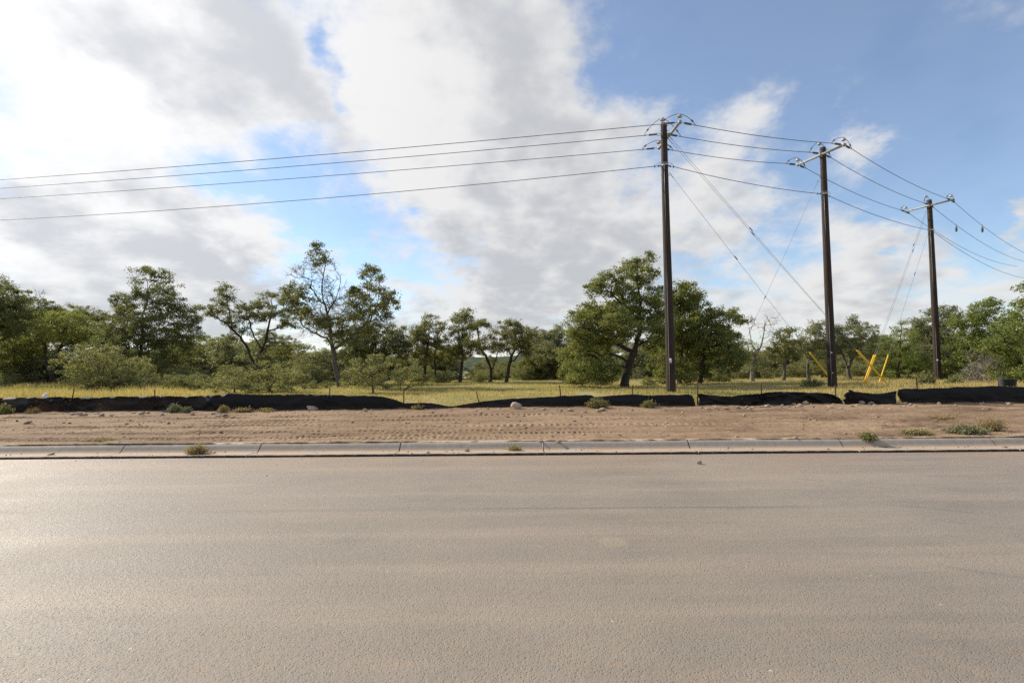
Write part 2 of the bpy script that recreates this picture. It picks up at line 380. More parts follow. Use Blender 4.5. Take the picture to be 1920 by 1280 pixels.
M['deadwood'] = m_bark('bleached_deadwood', (.15, .125, .10), (.33, .29, .245))

# ------------------------------------------------------------------ ground
def ground_z(x, y):
    s = S_of(x, y)
    z = np.where(s < 8.6, .40 + .17 * sstep(7.2, 9.4, s), .57)
    z = .16 + (.40 - .16) * sstep(.6, 7.4, s)
    z = z + .22 * sstep(7.4, 11.0, s)
    z = z - 1.6 * sstep(45, 130, s)
    return z
def grid_mesh(name, xs, ss, zf, m, to_y=True, smooth=True):
    X, Sg = np.meshgrid(xs, ss, indexing='xy'); Y = y_of(X, Sg)
    Z = zf(X, Y, Sg); V = np.stack([X, Y, Z], -1).reshape(-1, 3)
    nx, ny = len(xs), len(ss); i, j = np.meshgrid(np.arange(nx - 1), np.arange(ny - 1), indexing='xy')
    a = (j * nx + i).ravel(); q = np.stack([a, a + 1, a + nx + 1, a + nx], 1)
    return mesh_np(name, V, q, [m], smooth), V, X, Sg

# road
def road_z(X, Y, Sg): return -.045 + .05 * sstep(0, -9, Sg) * 1.0 + .004 * (fbm(X * .6 + 50, Y * .6 + 50, 3) - .5)
xs = np.unique(np.concatenate([np.linspace(-400, -24, 20), np.linspace(-24, 24, 160), np.linspace(24, 400, 20)]))
me, *_ = grid_mesh('road', xs, np.concatenate([np.linspace(-60, -12, 12), np.linspace(-11.5, .3, 60)]), road_z, M['road'])
tag(link('road', me), kind='structure')

# verge with machine tracks
def verge():
    dx = .038; xs = np.arange(-23, 23, dx); ss = np.concatenate([np.arange(.70, 4.2, .038), np.arange(4.2, 7.75, .055)])
    soil = {}
    def zf(X, Y, Sg):
        z = ground_z(X, Y)
        z = z + .05 * (fbm(X * .35 + 3, Y * .6 + 9, 3) - .5) + .034 * (fbm(X * 2.1, Y * 3.3, 3) - .5) + .030 * (fbm(X * 7, Y * 7, 3) - .5)
        bands = [(1.9, .12, -1), (2.5, .12, 1), (3.1, .16, 1), (3.75, .14, -1), (4.35, .15, 1), (5.1, .17, -1), (1.15, .17, 1), (1.62, .17, -1), (2.25, .17, 1), (2.75, .18, -1), (3.45, .17, 1), (4.05, .18, -1), (4.65, .17, 1), (5.6, .18, -1), (6.3, .17, 1)]
        for k, (s0, hw, sg) in enumerate(bands):
            sc = s0 + .18 * (vnoise(X * .12 + 7 * k, X * 0 + 3 * k) - .5) + .012 * X * (1 if k % 2 else -.6)
            ds = Sg - sc
            win = sstep(hw, hw * .75, np.abs(ds))
            lam = .135 + .02 * (k % 3)
            lean = 1.5 if k % 2 else 2.2
            ph = X / lam + sg * lean * np.abs(ds) + .9 * vnoise(X * 1.3 + k, Y * 1.5)
            lug = sstep(-.1, .65, np.sin(2 * np.pi * ph))
            st = sstep(.30, .62, vnoise(X * .22 + 31 * k, X * 0 + 1.7 * k) + .18 * np.exp(-((X + 2.5) / 6.0) ** 2)) * sstep(13, 4, X + 1.4 * k)
            st = st * sstep(.22, .6, fbm(X * 1.1 + 5 * k, Y * 3, 3)) * 1.15
            z = z + win * st * (.048 * lug - .034)
            z = z + .012 * st * np.exp(-((np.abs(ds) - hw * 1.15) / .05) ** 2)
        # graded ridges running along the road
        z = z + .014 * (fbm(X * .35, Sg * 7, 3) - .5) * sstep(-2, -8, X) * 2
        # churned soil
        ch = sstep(.56, .72, fbm(X * .55 + 11, Y * 1.0 + 4, 4)) * (.25 + .75 * sstep(2, 8, X))
        z = z + ch * .07 * (fbm(X * 6, Y * 6, 3) - .45)
        z = z + .09 * sstep(6.5, 7.2, Sg) * (fbm(X * 1.8, Y * 2.5, 3) - .25)
        soil['v'] = np.clip(ch * .8 + sstep(6.4, 7.1, Sg) * sstep(.35, .6, fbm(X * 1.5, Y * 2, 3)) * .7 * sstep(-4, -9, X), 0, 1)
        return z * 1.0
    me, V, X, Sg = grid_mesh('dirt_verge', xs, ss, zf, M['dirt'])
    a = me.attributes.new('soil', 'FLOAT', 'POINT'); a.data.foreach_set('value', soil['v'].ravel().astype(np.float32))
    tag(link('dirt_verge', me), kind='structure')
    for nm, x0, x1 in (('dirt_verge_west', -400, -23), ('dirt_verge_east', 23 - dx, 400)):
        me2, *_ = grid_mesh('dirt_verge', np.linspace(x0, x1, 80), np.linspace(.70, 7.75, 20), lambda X, Y, S_: ground_z(X, Y) - .012, M['dirt'])
        tag(link('dirt_verge', me2), kind='structure')
verge()

# field out to the horizon
def far_z(X, Y, Sg):
    z = ground_z(X, Y) + .10 * (fbm(X * .25, Y * .25, 3) - .5) * sstep(7.6, 10, Sg) - .05 * sstep(8.4, 7.2, Sg)
    return z - 18 * sstep(150, 1500, Sg)
xs = np.unique(np.concatenate([-np.geomspace(70, 6000, 26), np.linspace(-70, 70, 281), np.geomspace(70, 6000, 26)]))
ss = np.concatenate([np.linspace(7.2, 60, 120), np.geomspace(62, 7000, 40)])
me, *_ = grid_mesh('field', xs, ss, far_z, M['field']); tag(link('field', me), kind='structure')

def hills():
    xs = np.linspace(-5200, 5200, 200); ys = np.linspace(2300, 4300, 30)
    X, Y = np.meshgrid(xs, ys)
    pr = np.sin(np.clip((Y - 2300) / 2000, 0, 1) * np.pi)
    Z = -20 + pr * (40 + 90 * fbm(X * .0011 + 4, Y * .0007, 4)) + pr * 6 * fbm(X * .02, Y * .02, 3)
    nx, ny = len(xs), len(ys); i, j = np.meshgrid(np.arange(nx - 1), np.arange(ny - 1)); a = (j * nx + i).ravel()
    me = mesh_np('hills', np.stack([X, Y, Z], -1).reshape(-1, 3), np.stack([a, a + 1, a + nx + 1, a + nx], 1), [M['hill']], True)
    tag(link('hills', me), kind='structure')
hills()

# kerb with gutter, one piece for each poured length
def kerbs():
    root = empty('kerb', (0, KERB0, 0), kind='structure')
    px = [228, 485, 748, 1016, 1289, 1575, 1860]
    xs = [(p - 960) / FPX * (KERB0 + .5) for p in px]
    # solve for the slight yaw
    xs = [x / (1 + ROADK * (p - 960) / FPX) for x, p in zip(xs, px)]
    st = 3.05
    lo = [xs[0] - st * k for k in range(6, 0, -1)]; hi = [xs[-1] + st * k for k in range(1, 7)]
    J = lo + xs + hi
    prof = np.array([(0, -.12), (0, -.012), (.012, .0), (.2, -.002), (.44, -.014), (.50, -.010), (.545, .012), (.585, .055), (.62, .098), (.655, .13), (.70, .150), (.76, .160), (.84, .163), (.845, -.12)])
    dust = np.array([0, .5, .9, .95, 1, 1, .85, .5, .35, .35, .55, .75, .95, 1])
    for k in range(len(J) - 1):
        a, b = J[k] + .013, J[k + 1] - .013
        n = 40; X = np.linspace(a, b, n)
        V = []; D = []
        for i, x in enumerate(X):
            en = 0
            wob = .008 * (vnoise(np.array([x * .8]), np.array([3.0]))[0] - .5)
            for q, (s, z) in enumerate(prof):
                fr = .008 * (vnoise(np.array([x * 9]), np.array([q * 7.0]))[0] - .5) if q in (1, 2) else 0
                V.append((x, y_of(x, s + (fr if q < 3 else 0)), z + wob + fr - (en if 2 < q < 13 else 0))); D.append(dust[q])
        m = len(prof); V = np.array(V); q = []; mi = []
        for i in range(n - 1):
            for p_ in range(m - 1):
                q.append((i * m + p_, i * m + p_ + 1, (i + 1) * m + p_ + 1, (i + 1) * m + p_)[::-1]); mi.append(1 if p_ < 2 else 0)
        nv = len(V); V = np.concatenate([V, V[:m], V[-m:]]); D = D + D[:m] + D[-m:]
        caps = [np.array([list(range(nv, nv + m))]), np.array([list(range(nv + m, nv + 2 * m))[::-1]])]
        me = mesh_np('kerb_length', V, [np.array(q)] + caps, [M['kerb'], M['tar']], True, mi + [0, 0])
        at_ = me.attributes.new('dust', 'FLOAT', 'POINT'); at_.data.foreach_set('value', np.array(D, np.float32))
        me.transform(Matrix.Translation((0, -KERB0, 0)))
        link('kerb_length', me, root)
kerbs()

# ------------------------------------------------------------------ trees
def gz(x, y): return float(ground_z(np.array([x]), np.array([y]))[0])
def leaf_quads(C, rng, size, n_out, up=.35, aspect=.52):
    """C (n,3) leaf centres -> rhombic leaves"""
    n = len(C)
    d = rng.normal(size=(n, 3)); d[:, 2] *= .75; d += .5 * n_out; d /= np.linalg.norm(d, axis=1)[:, None]
    nr = rng.normal(size=(n, 3)) + np.array([0, 0, up * 2]); w = np.cross(d, nr); w /= np.linalg.norm(w, axis=1)[:, None] + 1e-9
    L = size * rng.uniform(.65, 1.35, n)[:, None]
    V = np.stack([C - d * L * .5, C + w * L * aspect * .5 + d * L * .05, C + d * L * .5, C - w * L * aspect * .5 + d * L * .05], 1).reshape(-1, 3)
    q = np.arange(4 * n).reshape(n, 4); return V, q

STYLE = {   # base leaf colours, yellowish share
    'oak': ((.100, .108, .036), (.175, .172, .072), .12), 'oak_dark': ((.078, .090, .033), (.140, .145, .062), .08), 'oak_bright': ((.130, .155, .046), (.210, .222, .080), .13),
    'grey': ((.130, .140, .075), (.200, .205, .120), .06), 'olive': ((.130, .140, .060), (.205, .205, .100), .16), 'cedar': ((.105, .145, .030), (.180, .220, .055), .15),
    'lush': ((.105, .138, .034), (.185, .210, .070), .12), 'live': ((.108, .126, .036), (.185, .195, .068), .13)}
def tree_geometry(base, trunks, lobes, bare, rng, trunk_r, dens=10.5, leaves=100, clump=.33, lsize=.106, style='oak', tipr=.011, twig=1):
    """trunks: list of polylines (n,3), first starts at base. lobes/bare: list of (centre, radii). Returns tube chains + leaves."""
    nodes = []; par = []; plen = []
    def add(p, pa):
        nodes.append(np.asarray(p, float)); par.append(pa); plen.append(0 if pa < 0 else plen[pa] + float(np.linalg.norm(nodes[-1] - nodes[pa]))); return len(nodes) - 1
    def path(i0, pts):
        i = i0
        for p in pts: i = add(p, i)
        return i
    for k, tr in enumerate(trunks):
        tr = np.asarray(tr, float)
        # resample and wiggle
        seg = np.linalg.norm(np.diff(tr, axis=0), axis=1); cum = np.concatenate([[0], np.cumsum(seg)]); n = max(4, int(cum[-1] / .3))
        t = np.linspace(0, cum[-1], n); pts = np.stack([np.interp(t, cum, tr[:, c]) for c in range(3)], 1)
        ker = np.array([.25, .5, .25]); 
        for _ in range(2):
            q = pts.copy(); q[1:-1] = .25 * pts[:-2] + .5 * pts[1:-1] + .25 * pts[2:]; pts = q
        wg = np.cumsum(rng.normal(size=(n - 2, 3)) * .05, axis=0); wg -= np.linspace(0, 1, n - 2)[:, None] * wg[-1]; pts[1:-1] += wg * .8 + rng.normal(size=(n - 2, 3)) * .02
        if k == 0: i0 = add(pts[0], -1)
        else:
            if np.linalg.norm(pts[0] - nodes[0]) > .5 and tr[0][2] - nodes[0][2] < .25: i0 = add(pts[0], -2)
            else: i0 = int(np.argmin(np.linalg.norm(np.array(nodes) - pts[0], axis=1)))
        path(i0, pts[1:])
    ntr = len(nodes)
    topz = max(n[2] for n in nodes); bz = nodes[0][2]
    T = []; leafy = []
    for L, isleaf in [(lobes, True), (bare, False)]:
        for (c, r) in L:
            area = math.pi * r[0] * r[2]
            n = max(3, int(area * dens * (1.0 if isleaf else 1.3)))
            u = rng.normal(size=(n, 3)); u /= np.linalg.norm(u, axis=1)[:, None]; u *= (rng.random(n) ** .36)[:, None] * rng.uniform(.9, 1.15, (n, 1))
            T.append((c + rng.normal(size=3) * .02)[None]); leafy.append([isleaf])
            T.append(c + u * r); leafy.append([isleaf] * n)
    T = np.concatenate(T); leafy = np.concatenate([np.array(x) for x in leafy])
    cen = nodes[ntr - 1]
    A = np.array(nodes); dist = np.min(np.linalg.norm(T[:, None] - A[None], axis=2), axis=1)
    order = np.argsort(dist)
    zmin = bz + .28 * (np.max(T[:, 2]) - bz)
    cap = 60000; NP = np.zeros((cap, 3)); NL = np.zeros(cap); m = len(nodes); NP[:m] = nodes; NL[:m] = plen
    low = np.zeros(cap); low[:m] = np.where(NP[:m, 2] < min(zmin, bz + 1.3), .8, 0)
    tips = np.zeros(len(T), int)
    for ti in order:
        t = T[ti]; d = np.linalg.norm(NP[:m] - t, axis=1); c = d + .22 * NL[:m] + low[:m] * np.maximum(0, t[2] - NP[:m, 2]) * .6 + .5 * np.maximum(0, NP[:m, 2] - t[2])
        b = int(np.argmin(c)); p = NP[b]; ln = d[b]; k = max(1, min(6, int(ln / .3)))
        ev = t - p; bow = np.array([0, 0, .12 * ln]) + rng.normal(size=3) * .08 * ln
        i = b
        for a in range(1, k + 1):
            f = a / k; q = p + ev * f + bow * (4 * f * (1 - f)) * .8 + (rng.normal(size=3) * .035 * min(1, ln) if a < k else 0)
            i = add(q, i); NP[m] = q; NL[m] = plen[i]; low[m] = 0; m += 1
        tips[ti] = i
    n = len(nodes); cnt = np.zeros(n); ch = [[] for _ in range(n)]
    for i in range(n):
        if par[i] >= 0: ch[par[i]].append(i)
    for i in range(n - 1, -1, -1):
        if not ch[i]: cnt[i] = 1
        if par[i] >= 0: cnt[par[i]] += cnt[i]
    N0 = max(2, cnt[0]); e = math.log(trunk_r / tipr) / math.log(N0); R = tipr * cnt ** e
    R = np.minimum(R, trunk_r * 1.02)
    P = np.array(nodes)
    mb = MB()
    starts = [i for i in range(n) if par[i] < 0]; stack = list(starts); visited = set()
    while stack:
        s = stack.pop(); chain = [s]; i = s
        while ch[i]:
            best = max(ch[i], key=lambda c: cnt[c])
            for c in ch[i]:
                if c != best: SIDE.append((i, c))
            chain.append(best); i = best
        if len(chain) > 1: emit(mb, P, R, chain, None)
        while SIDE:
            i0, c0 = SIDE.pop(); chain = [c0]; i = c0
            while ch[i]:
                best = max(ch[i], key=lambda c: cnt[c])
                for c in ch[i]:
                    if c != best: SIDE.append((i, c))
                chain.append(best); i = best
            emit(mb, P, R, chain, i0)
    # flare at the foot
    # bare twigs at tips
    for ti in range(len(T)):
        k = (twig if leafy[ti] else 5)
        p = P[tips[ti]]; pd = p - P[par[tips[ti]]]; pd = unit(pd)
        for _ in range(k):
            d = unit(pd + rng.normal(size=3) * .75); ln = rng.uniform(.18, .5) * (1 if leafy[ti] else 1.25)
            mid = p + d * ln * .5 + rng.normal(size=3) * .04
            mb.tube([p, mid, p + d * ln + rng.normal(size=3) * .05], [tipr * .75, tipr * .55, tipr * .25], 3, cap=False)
    # leaves
    LT = T[leafy]; nl = len(LT)
    c1, c2, ye = [STYLE[style][k] for k in (0, 1, 2)]
    if nl:
        lc = np.maximum(8, (leaves * .79 * rng.uniform(.45, 1.45, nl))).astype(int); idx = np.repeat(np.arange(nl), lc); tot = len(idx)
        u = rng.normal(size=(tot, 3)); u /= np.linalg.norm(u, axis=1)[:, None]; rad = rng.random(tot) ** .55
        cr = clump * rng.uniform(.6, 1.35, nl)[idx]
        off = u * (rad * cr)[:, None] * np.array([1.15, 1.15, .72]); C = LT[idx] + off
        V, q = leaf_quads(C, rng, lsize * 1.07, u)
        cl = rng.random(nl)[idx] * .6 + rng.random(tot) * .4
        col = np.array(c1)[None] * (1 - cl[:, None]) + np.array(c2)[None] * cl[:, None]
        col *= rng.uniform(1.05, 1.5, (tot, 1)); yy = rng.random(tot) < ye; col[yy] *= np.array([1.5, 1.2, .8]); br = rng.random(tot) < .03; col[br] = col[br] * np.array([1.6, .95, .8])
        return mb, V, q, np.repeat(col, 4, 0)
    return mb, None, None, None
SIDE = []
def emit(mb, P, R, chain, attach):
    pts = P[chain]; r = R[chain].copy()
    if attach is not None:
        pts = np.concatenate([P[attach][None], pts]); r = np.concatenate([[min(R[attach] * .9, r[0] * 1.25)], r])
    elif len(r) > 4:
        r[0] *= 1.45; r[1] *= 1.15
    sides = 9 if r[0] > .09 else (5 if r[0] > .035 else 3)
    if len(pts) < 2: return
    mb.tube(pts, r, sides, cap=False)

def make_tree(name, label, cat, depth, trunks, lobes, bare=(), style='oak', tr=.2, seed=1, bark='bark', spread=.35, group=None, fat=1.0, **kw):
    rng = np.random.default_rng(seed)
    k = depth / FPX
    def ground_pt(px, py):
        p = at(px, py, depth); return np.array([p[0], depth, gz(p[0], depth) - .06])
    TR = []
    for ti, t in enumerate(trunks):
        P = [at(a, b, depth) for a, b in t]
        if ti == 0 or t[0][1] > 708: P[0] = ground_pt(*t[0]); 
        P = np.array(P); h = P[:, 2] - P[0, 2]
        if len(P) > 2: P[1:, 1] += np.cumsum(rng.normal(size=len(P) - 1) * .12 * (ti > 0))
        TR.append(P)
    base = TR[0][0]
    xs = [l[0] for l in list(lobes) + list(bare)]; wid = (max(xs) - min(xs) + 40) * k
    def conv(L):
        out = []
        for l in L:
            l = (l[0], l[1], l[2] * 1.16 * fat, l[3] * 1.48 * fat)
            do = rng.uniform(-1, 1) * spread * wid * .5
            c = at(l[0], l[1], depth + do); rx, rz = l[2] * k, l[3] * k
            out.append((c, np.array([rx, max(.35, math.sqrt(rx * rz) * 1.15), rz])))
        return out
    mb, V, q, col = tree_geometry(base, TR, conv(lobes), conv(bare), rng, tr * .72, style=style, **kw)
    root = empty(name, base, label, cat, group)
    mb.build('trunk', M[bark], root, smooth=True)
    if V is not None:
        me = mesh_np('crown', V - base, q, [M['leaf']]); add_col(me, 'tint', col); link('crown', me, root)
    return root

def copy_tree(root, loc, rz, sc, label, group):
    r = root.copy(); COL.objects.link(r); r.location = tuple(float(v) for v in loc); r.rotation_euler = (0, 0, rz); r.scale = (sc, sc, sc)
    tag(r, label, None, group)
    for c in list(root.children):
        d = c.copy(); COL.objects.link(d); d.parent = r
    return r

TREES = [
 dict(name='oak_tree', label='dark oak cut off by the left edge of the picture, branches reaching in', cat='tree', depth=38, tr=.25, style='oak_dark', seed=11,
   trunks=[[(-45,727),(-42,685),(-32,648)],[(-32,648),(0,635),(25,622)],[(-32,648),(-25,610),(-10,580)]],
   lobes=[(0,572,42,28),(25,595,35,25),(-40,560,50,35),(12,618,35,14),(-40,610,50,28),(36,560,14,10),(-5,595,40,20)]),
 dict(name='oak_tree', label='oak with a bare dead tip above its crown, behind the spreading oak at far left', cat='tree', depth=50, tr=.2, style='oak_dark', seed=12,
   trunks=[[(72,722),(72,660),(70,600),(73,565)]],
   lobes=[(75,582,32,16),(105,590,24,12),(48,592,26,16),(85,600,40,16),(60,612,30,14)], bare=[(76,556,7,9)]),
 dict(name='oak_tree', label='bright green spreading oak with long low limb, black trunk in yellow grass at far left', cat='tree', depth=44, tr=.24, style='oak_bright', seed=13,
   trunks=[[(98,723),(97,703),(93,690),(88,683)],[(88,683),(70,680),(52,681),(22,688),(-20,690)],[(92,688),(103,672),(112,655),(119,640)],[(88,684),(85,665),(84,645)],[(112,655),(140,640),(165,632)]],
   lobes=[(40,640,42,16),(8,664,35,16),(78,618,42,18),(122,612,46,20),(155,628,32,16),(40,608,26,14),(95,598,42,12),(18,645,30,14),(58,660,32,11),(110,632,30,10),(-15,680,25,12),(30,675,20,8)]),
 dict(name='oak_tree', label='oak with lumpy top between the far-left spreading oak and the tall straight tree', cat='tree', depth=52, tr=.2, style='oak', seed=14,
   trunks=[[(156,722),(155,680),(158,640)]],
   lobes=[(140,592,28,14),(170,596,24,14),(160,620,42,20),(196,618,32,24),(130,625,28,18),(185,650,34,18),(145,650,30,16)]),
 dict(name='elm_tree', label='tall straight-trunked tree with flat leafy top, second tallest, left side of the field', cat='tree', depth=39, tr=.21, style='oak_dark', seed=15, spread=.5,
   trunks=[[(267,725),(265,690),(264,660),(268,620),(272,590),(276,560),(277,532)],[(276,545),(290,532),(302,520)],[(274,575),(300,560),(312,550)],[(270,605),(300,590),(335,585)],[(268,620),(240,600),(228,590)]],
   lobes=[(268,506,20,7),(298,518,20,11),(255,526,12,6),(312,545,22,13),(256,552,20,11),(236,566,22,12),(292,568,34,15),(228,588,26,14),(325,575,22,15),(346,590,20,14),(268,598,48,18),(226,622,40,22),(312,618,50,22),(345,628,26,20),(250,652,52,22),(318,655,48,24),(280,688,55,22),(362,604,11,9),(215,650,25,18)]),
 dict(name='oak_tree', label='pale green low trees seen between the tall straight tree and the forked oak', cat='tree', depth=55, tr=.17, style='lush', seed=16,
   trunks=[[(408,718),(407,690),(402,670)]],
   lobes=[(400,652,36,16),(430,648,22,15),(375,662,32,22),(420,676,46,16),(385,688,40,16)]),
 dict(name='oak_tree', label='forked oak with open clumped crown and sky gaps, left of the half-dead tree', cat='tree', depth=42, tr=.24, style='oak', seed=17, spread=.3,
   trunks=[[(476,722),(475,692),(482,672),(491,655)],[(478,684),(468,662),(462,648),(452,632),(438,614),(420,600),(395,590)],[(491,655),(500,640),(505,620),(511,600),(515,575)],[(488,662),(510,643),(540,640),(560,650),(563,670)],[(505,622),(540,603),(570,598)],[(438,614),(428,590),(424,560)],[(491,655),(478,630),(468,605),(462,585)]],
   lobes=[(423,546,16,14),(410,566,16,9),(380,577,17,6),(398,588,22,7),(432,588,18,9),(428,608,16,9),(458,575,20,8),(482,570,22,8),(506,554,20,6),(530,560,16,7),(464,598,22,8),(490,590,22,9),(520,588,26,9),(546,575,20,9),(450,620,18,7),(545,608,22,8),(532,653,26,8),(508,674,26,8),(560,590,18,9),(436,635,12,5)]),
 dict(name='oak_tree', label='tallest tree, half dead with grey bare branches among thin leaves', cat='tree', depth=33, tr=.2, style='oak', seed=18, bark='bark_pale', spread=.4, dens=12, leaves=95, clump=.32,
   trunks=[[(638,728),(634,705),(629,680),(626,660),(622,645)],[(622,645),(615,620),(612,595),(602,560),(599,530),(602,500),(598,468)],[(626,655),(650,640),(678,615),(690,590),(690,560),(693,525)],[(630,668),(655,650),(690,640),(722,622)],[(620,640),(595,625),(570,612),(550,590)],[(605,575),(587,545),(570,518),(545,508)],[(612,595),(630,560),(638,530)]],
   lobes=[(592,460,12,6),(602,474,14,7),(586,480,9,7),(610,490,10,6),(592,494,14,5),(550,545,20,12),(570,556,22,12),(545,565,14,9),(575,585,20,8),(695,505,16,9),(680,520,12,6),(711,526,9,6),(700,545,26,11),(680,556,22,14),(660,545,12,7),(726,560,17,10),(716,575,25,10),(741,566,7,7),(685,590,28,12),(725,590,14,6),(655,600,20,8),(640,625,26,10),(610,610,20,7),(650,640,30,9),(590,600,22,8),(665,575,20,9),(690,620,26,9),(620,600,22,7)],
   bare=[(612,540,30,32),(568,512,26,9),(640,578,36,30),(610,592,44,22),(590,608,36,18),(662,610,36,20),(700,605,26,14),(725,600,16,12)]),
 dict(name='oak_tree', label='dark green round oak close behind the right side of the half-dead tree', cat='tree', depth=38, tr=.22, style='oak_dark', seed=19,
   trunks=[[(692,722),(675,692),(668,665)],[(675,692),(700,672),(722,650)]],
   lobes=[(690,640,38,20),(720,622,36,18),(745,640,24,16),(670,662,34,20),(735,655,34,16),(660,628,28,15),(700,662,38,16),(760,655,14,12)]),
 dict(name='oak_tree', label='twin-trunked oak just right of the half-dead tree, beside the open meadow', cat='tree', depth=42, tr=.18, style='oak', seed=20, fat=1.2,
   trunks=[[(796,714),(798,692),(785,670)],[(817,714),(816,690),(814,660)],[(798,692),(803,650),(804,620)]],
   lobes=[(805,604,13,9),(795,620,19,11),(826,620,10,11),(800,640,24,12),(820,650,20,13),(784,650,18,13),(805,668,26,10),(779,626,9,9)]),
 dict(name='oak_tree', label='slim oak with two-humped top standing left of the sky gap in mid meadow', cat='tree', depth=40, tr=.16, style='oak', seed=21, fat=1.2, spread=.6,
   trunks=[[(862,720),(862,700),(866,670),(864,640),(868,612)],[(866,670),(852,655),(846,668)]],
   lobes=[(876,591,14,8),(855,598,9,6),(866,611,20,11),(860,633,19,10),(876,644,16,9),(850,655,16,9),(866,663,22,8),(845,670,14,8)]),
 dict(name='oak_tree', label='leaning oak with thin bare stems, middle of the far meadow row', cat='tree', depth=42, tr=.17, style='oak', seed=22, fat=1.2, spread=.5,
   trunks=[[(918,710),(922,690),(912,665),(900,645),(896,622)],[(920,697),(931,675),(936,650)]],
   lobes=[(905,608,14,7),(890,614,14,8),(921,627,9,7),(895,640,16,7),(880,650,11,8),(916,654,18,8),(935,648,10,8)]),
 dict(name='oak_tree', label='rounded oak with forked trunk at the back edge of the open yellow meadow', cat='tree', depth=40, tr=.17, style='oak', seed=23, fat=1.2, spread=.5,
   trunks=[[(949,719),(951,700),(960,675),(964,655),(966,630)],[(958,682),(975,660),(998,648)]],
   lobes=[(955,607,16,7),(971,615,14,7),(945,625,13,9),(965,633,20,10),(986,640,18,7),(1004,632,11,8),(945,650,16,9),(976,653,22,6),(990,660,14,6)]),
 dict(name='oak_tree', label='pale leafy oak just left of the big broad oak', cat='tree', depth=46, tr=.16, style='grey', seed=24, fat=1.2,
   trunks=[[(1030,714),(1032,690),(1028,668)],[(1032,690),(1045,665),(1050,650)]],
   lobes=[(1045,622,14,8),(1030,632,18,9),(1050,640,22,11),(1024,654,25,11),(1060,658,22,14),(1010,650,11,8),(1045,676,30,11)]),
 dict(name='oak_tree', label='biggest broad oak with thick leaning trunk, left of the nearest utility pole', cat='tree', depth=29.5, tr=.30, style='live', seed=25, spread=.55, leaves=115, dens=14,
   trunks=[[(1171,727),(1174,705),(1180,685),(1187,665),(1192,650)],[(1187,660),(1165,650),(1140,635),(1110,620)],[(1190,652),(1200,610),(1206,570),(1200,530),(1198,500)],[(1192,650),(1215,635),(1235,610)],[(1200,600),(1170,570),(1140,545)]],
   lobes=[(1212,483,13,6),(1195,495,16,8),(1176,501,16,9),(1216,506,14,9),(1160,520,22,11),(1120,530,20,10),(1108,546,11,6),(1195,525,26,13),(1146,545,26,10),(1180,560,36,15),(1222,550,24,16),(1108,585,32,15),(1090,602,24,15),(1142,590,32,16),(1116,620,42,17),(1086,640,24,20),(1190,605,42,19),(1102,665,38,20),(1222,648,26,10),(1090,694,32,14),(1128,692,28,15),(1108,710,36,8),(1230,585,22,18),(1225,620,24,14),(1170,580,40,16),(1155,615,38,16),(1075,665,22,18),(1140,640,30,12),(1070,700,22,14)]),
 dict(name='oak_tree', label='broad dark oak behind and right of the nearest utility pole, crown merging leftward', cat='tree', depth=32.5, tr=.25, style='live', seed=26, spread=.5, leaves=115, dens=14,
   trunks=[[(1275,722),(1272,695),(1275,668),(1280,645)],[(1280,645),(1310,628),(1345,610)],[(1280,645),(1272,600),(1278,560)],[(1311,720),(1313,700),(1322,670)]],
   lobes=[(1280,538,20,10),(1268,558,22,14),(1301,556,14,10),(1285,583,28,15),(1250,572,24,17),(1262,612,40,18),(1310,600,28,13),(1346,584,22,7),(1370,585,16,7),(1350,604,32,10),(1386,600,13,7),(1320,633,42,15),(1370,628,24,11),(1280,658,40,15),(1340,658,36,15),(1376,650,14,11),(1245,685,30,14),(1310,688,34,13),(1358,684,24,11),(1300,620,44,20),(1335,645,40,18),(1255,640,34,18),(1380,665,20,16),(1270,700,30,12),(1290,570,30,18)]),
 dict(name='dead_tree', label='bleached bare snag with curling twigs above green regrowth, right of the broad oak', cat='tree', depth=36, tr=.16, style='grey', seed=27, bark='deadwood', dens=8,
   trunks=[[(1412,718),(1410,695),(1419,662),(1432,640),(1433,600)],[(1419,662),(1408,640),(1404,606)],[(1432,640),(1445,622),(1455,628)]],
   lobes=[(1403,655,15,13),(1412,680,18,13),(1400,678,13,13)], bare=[(1436,606,16,10),(1405,604,11,10),(1447,622,11,8),(1425,648,16,12)]),
 dict(name='oak_tree', label='small pale-trunked oak between the bare snag and the second utility pole', cat='tree', depth=37, tr=.15, style='oak', seed=28, bark='bark_pale',
   trunks=[[(1468,715),(1470,692),(1475,668)],[(1470,690),(1490,670),(1505,660)]],
   lobes=[(1480,621,16,6),(1465,635,22,10),(1490,640,17,9),(1460,654,18,10),(1480,660,24,10),(1445,668,16,12)]),
 dict(name='oak_tree', label='grey-green oak directly left of the second utility pole, behind a yellow guy guard', cat='tree', depth=38, tr=.16, style='grey', seed=29, bark='bark_pale',
   trunks=[[(1517,715),(1514,692),(1518,672),(1526,655)]],
   lobes=[(1535,611,20,9),(1520,630,23,10),(1550,625,20,10),(1510,648,20,10),(1545,650,28,12),(1530,668,28,10)]),
 dict(name='oak_tree', label='grey-green domed oak right of the second utility pole, behind the crossed yellow guards', cat='tree', depth=38, tr=.17, style='grey', seed=30, bark='bark_pale',
   trunks=[[(1594,714),(1590,690),(1582,668)],[(1590,690),(1605,660),(1610,640)]],
   lobes=[(1600,599,11,5),(1595,611,18,7),(1575,625,23,11),(1615,620,23,10),(1590,640,32,11),(1631,635,20,11),(1570,655,23,11),(1610,660,32,12),(1640,655,20,14)]),
 dict(name='cedar_tree', label='bright green pointed cedar left of the third utility pole', cat='tree', depth=35, tr=.15, style='cedar', seed=31, lsize=.07, leaves=120, clump=.25,
   trunks=[[(1686,719),(1686,690),(1688,650),(1690,612)]],
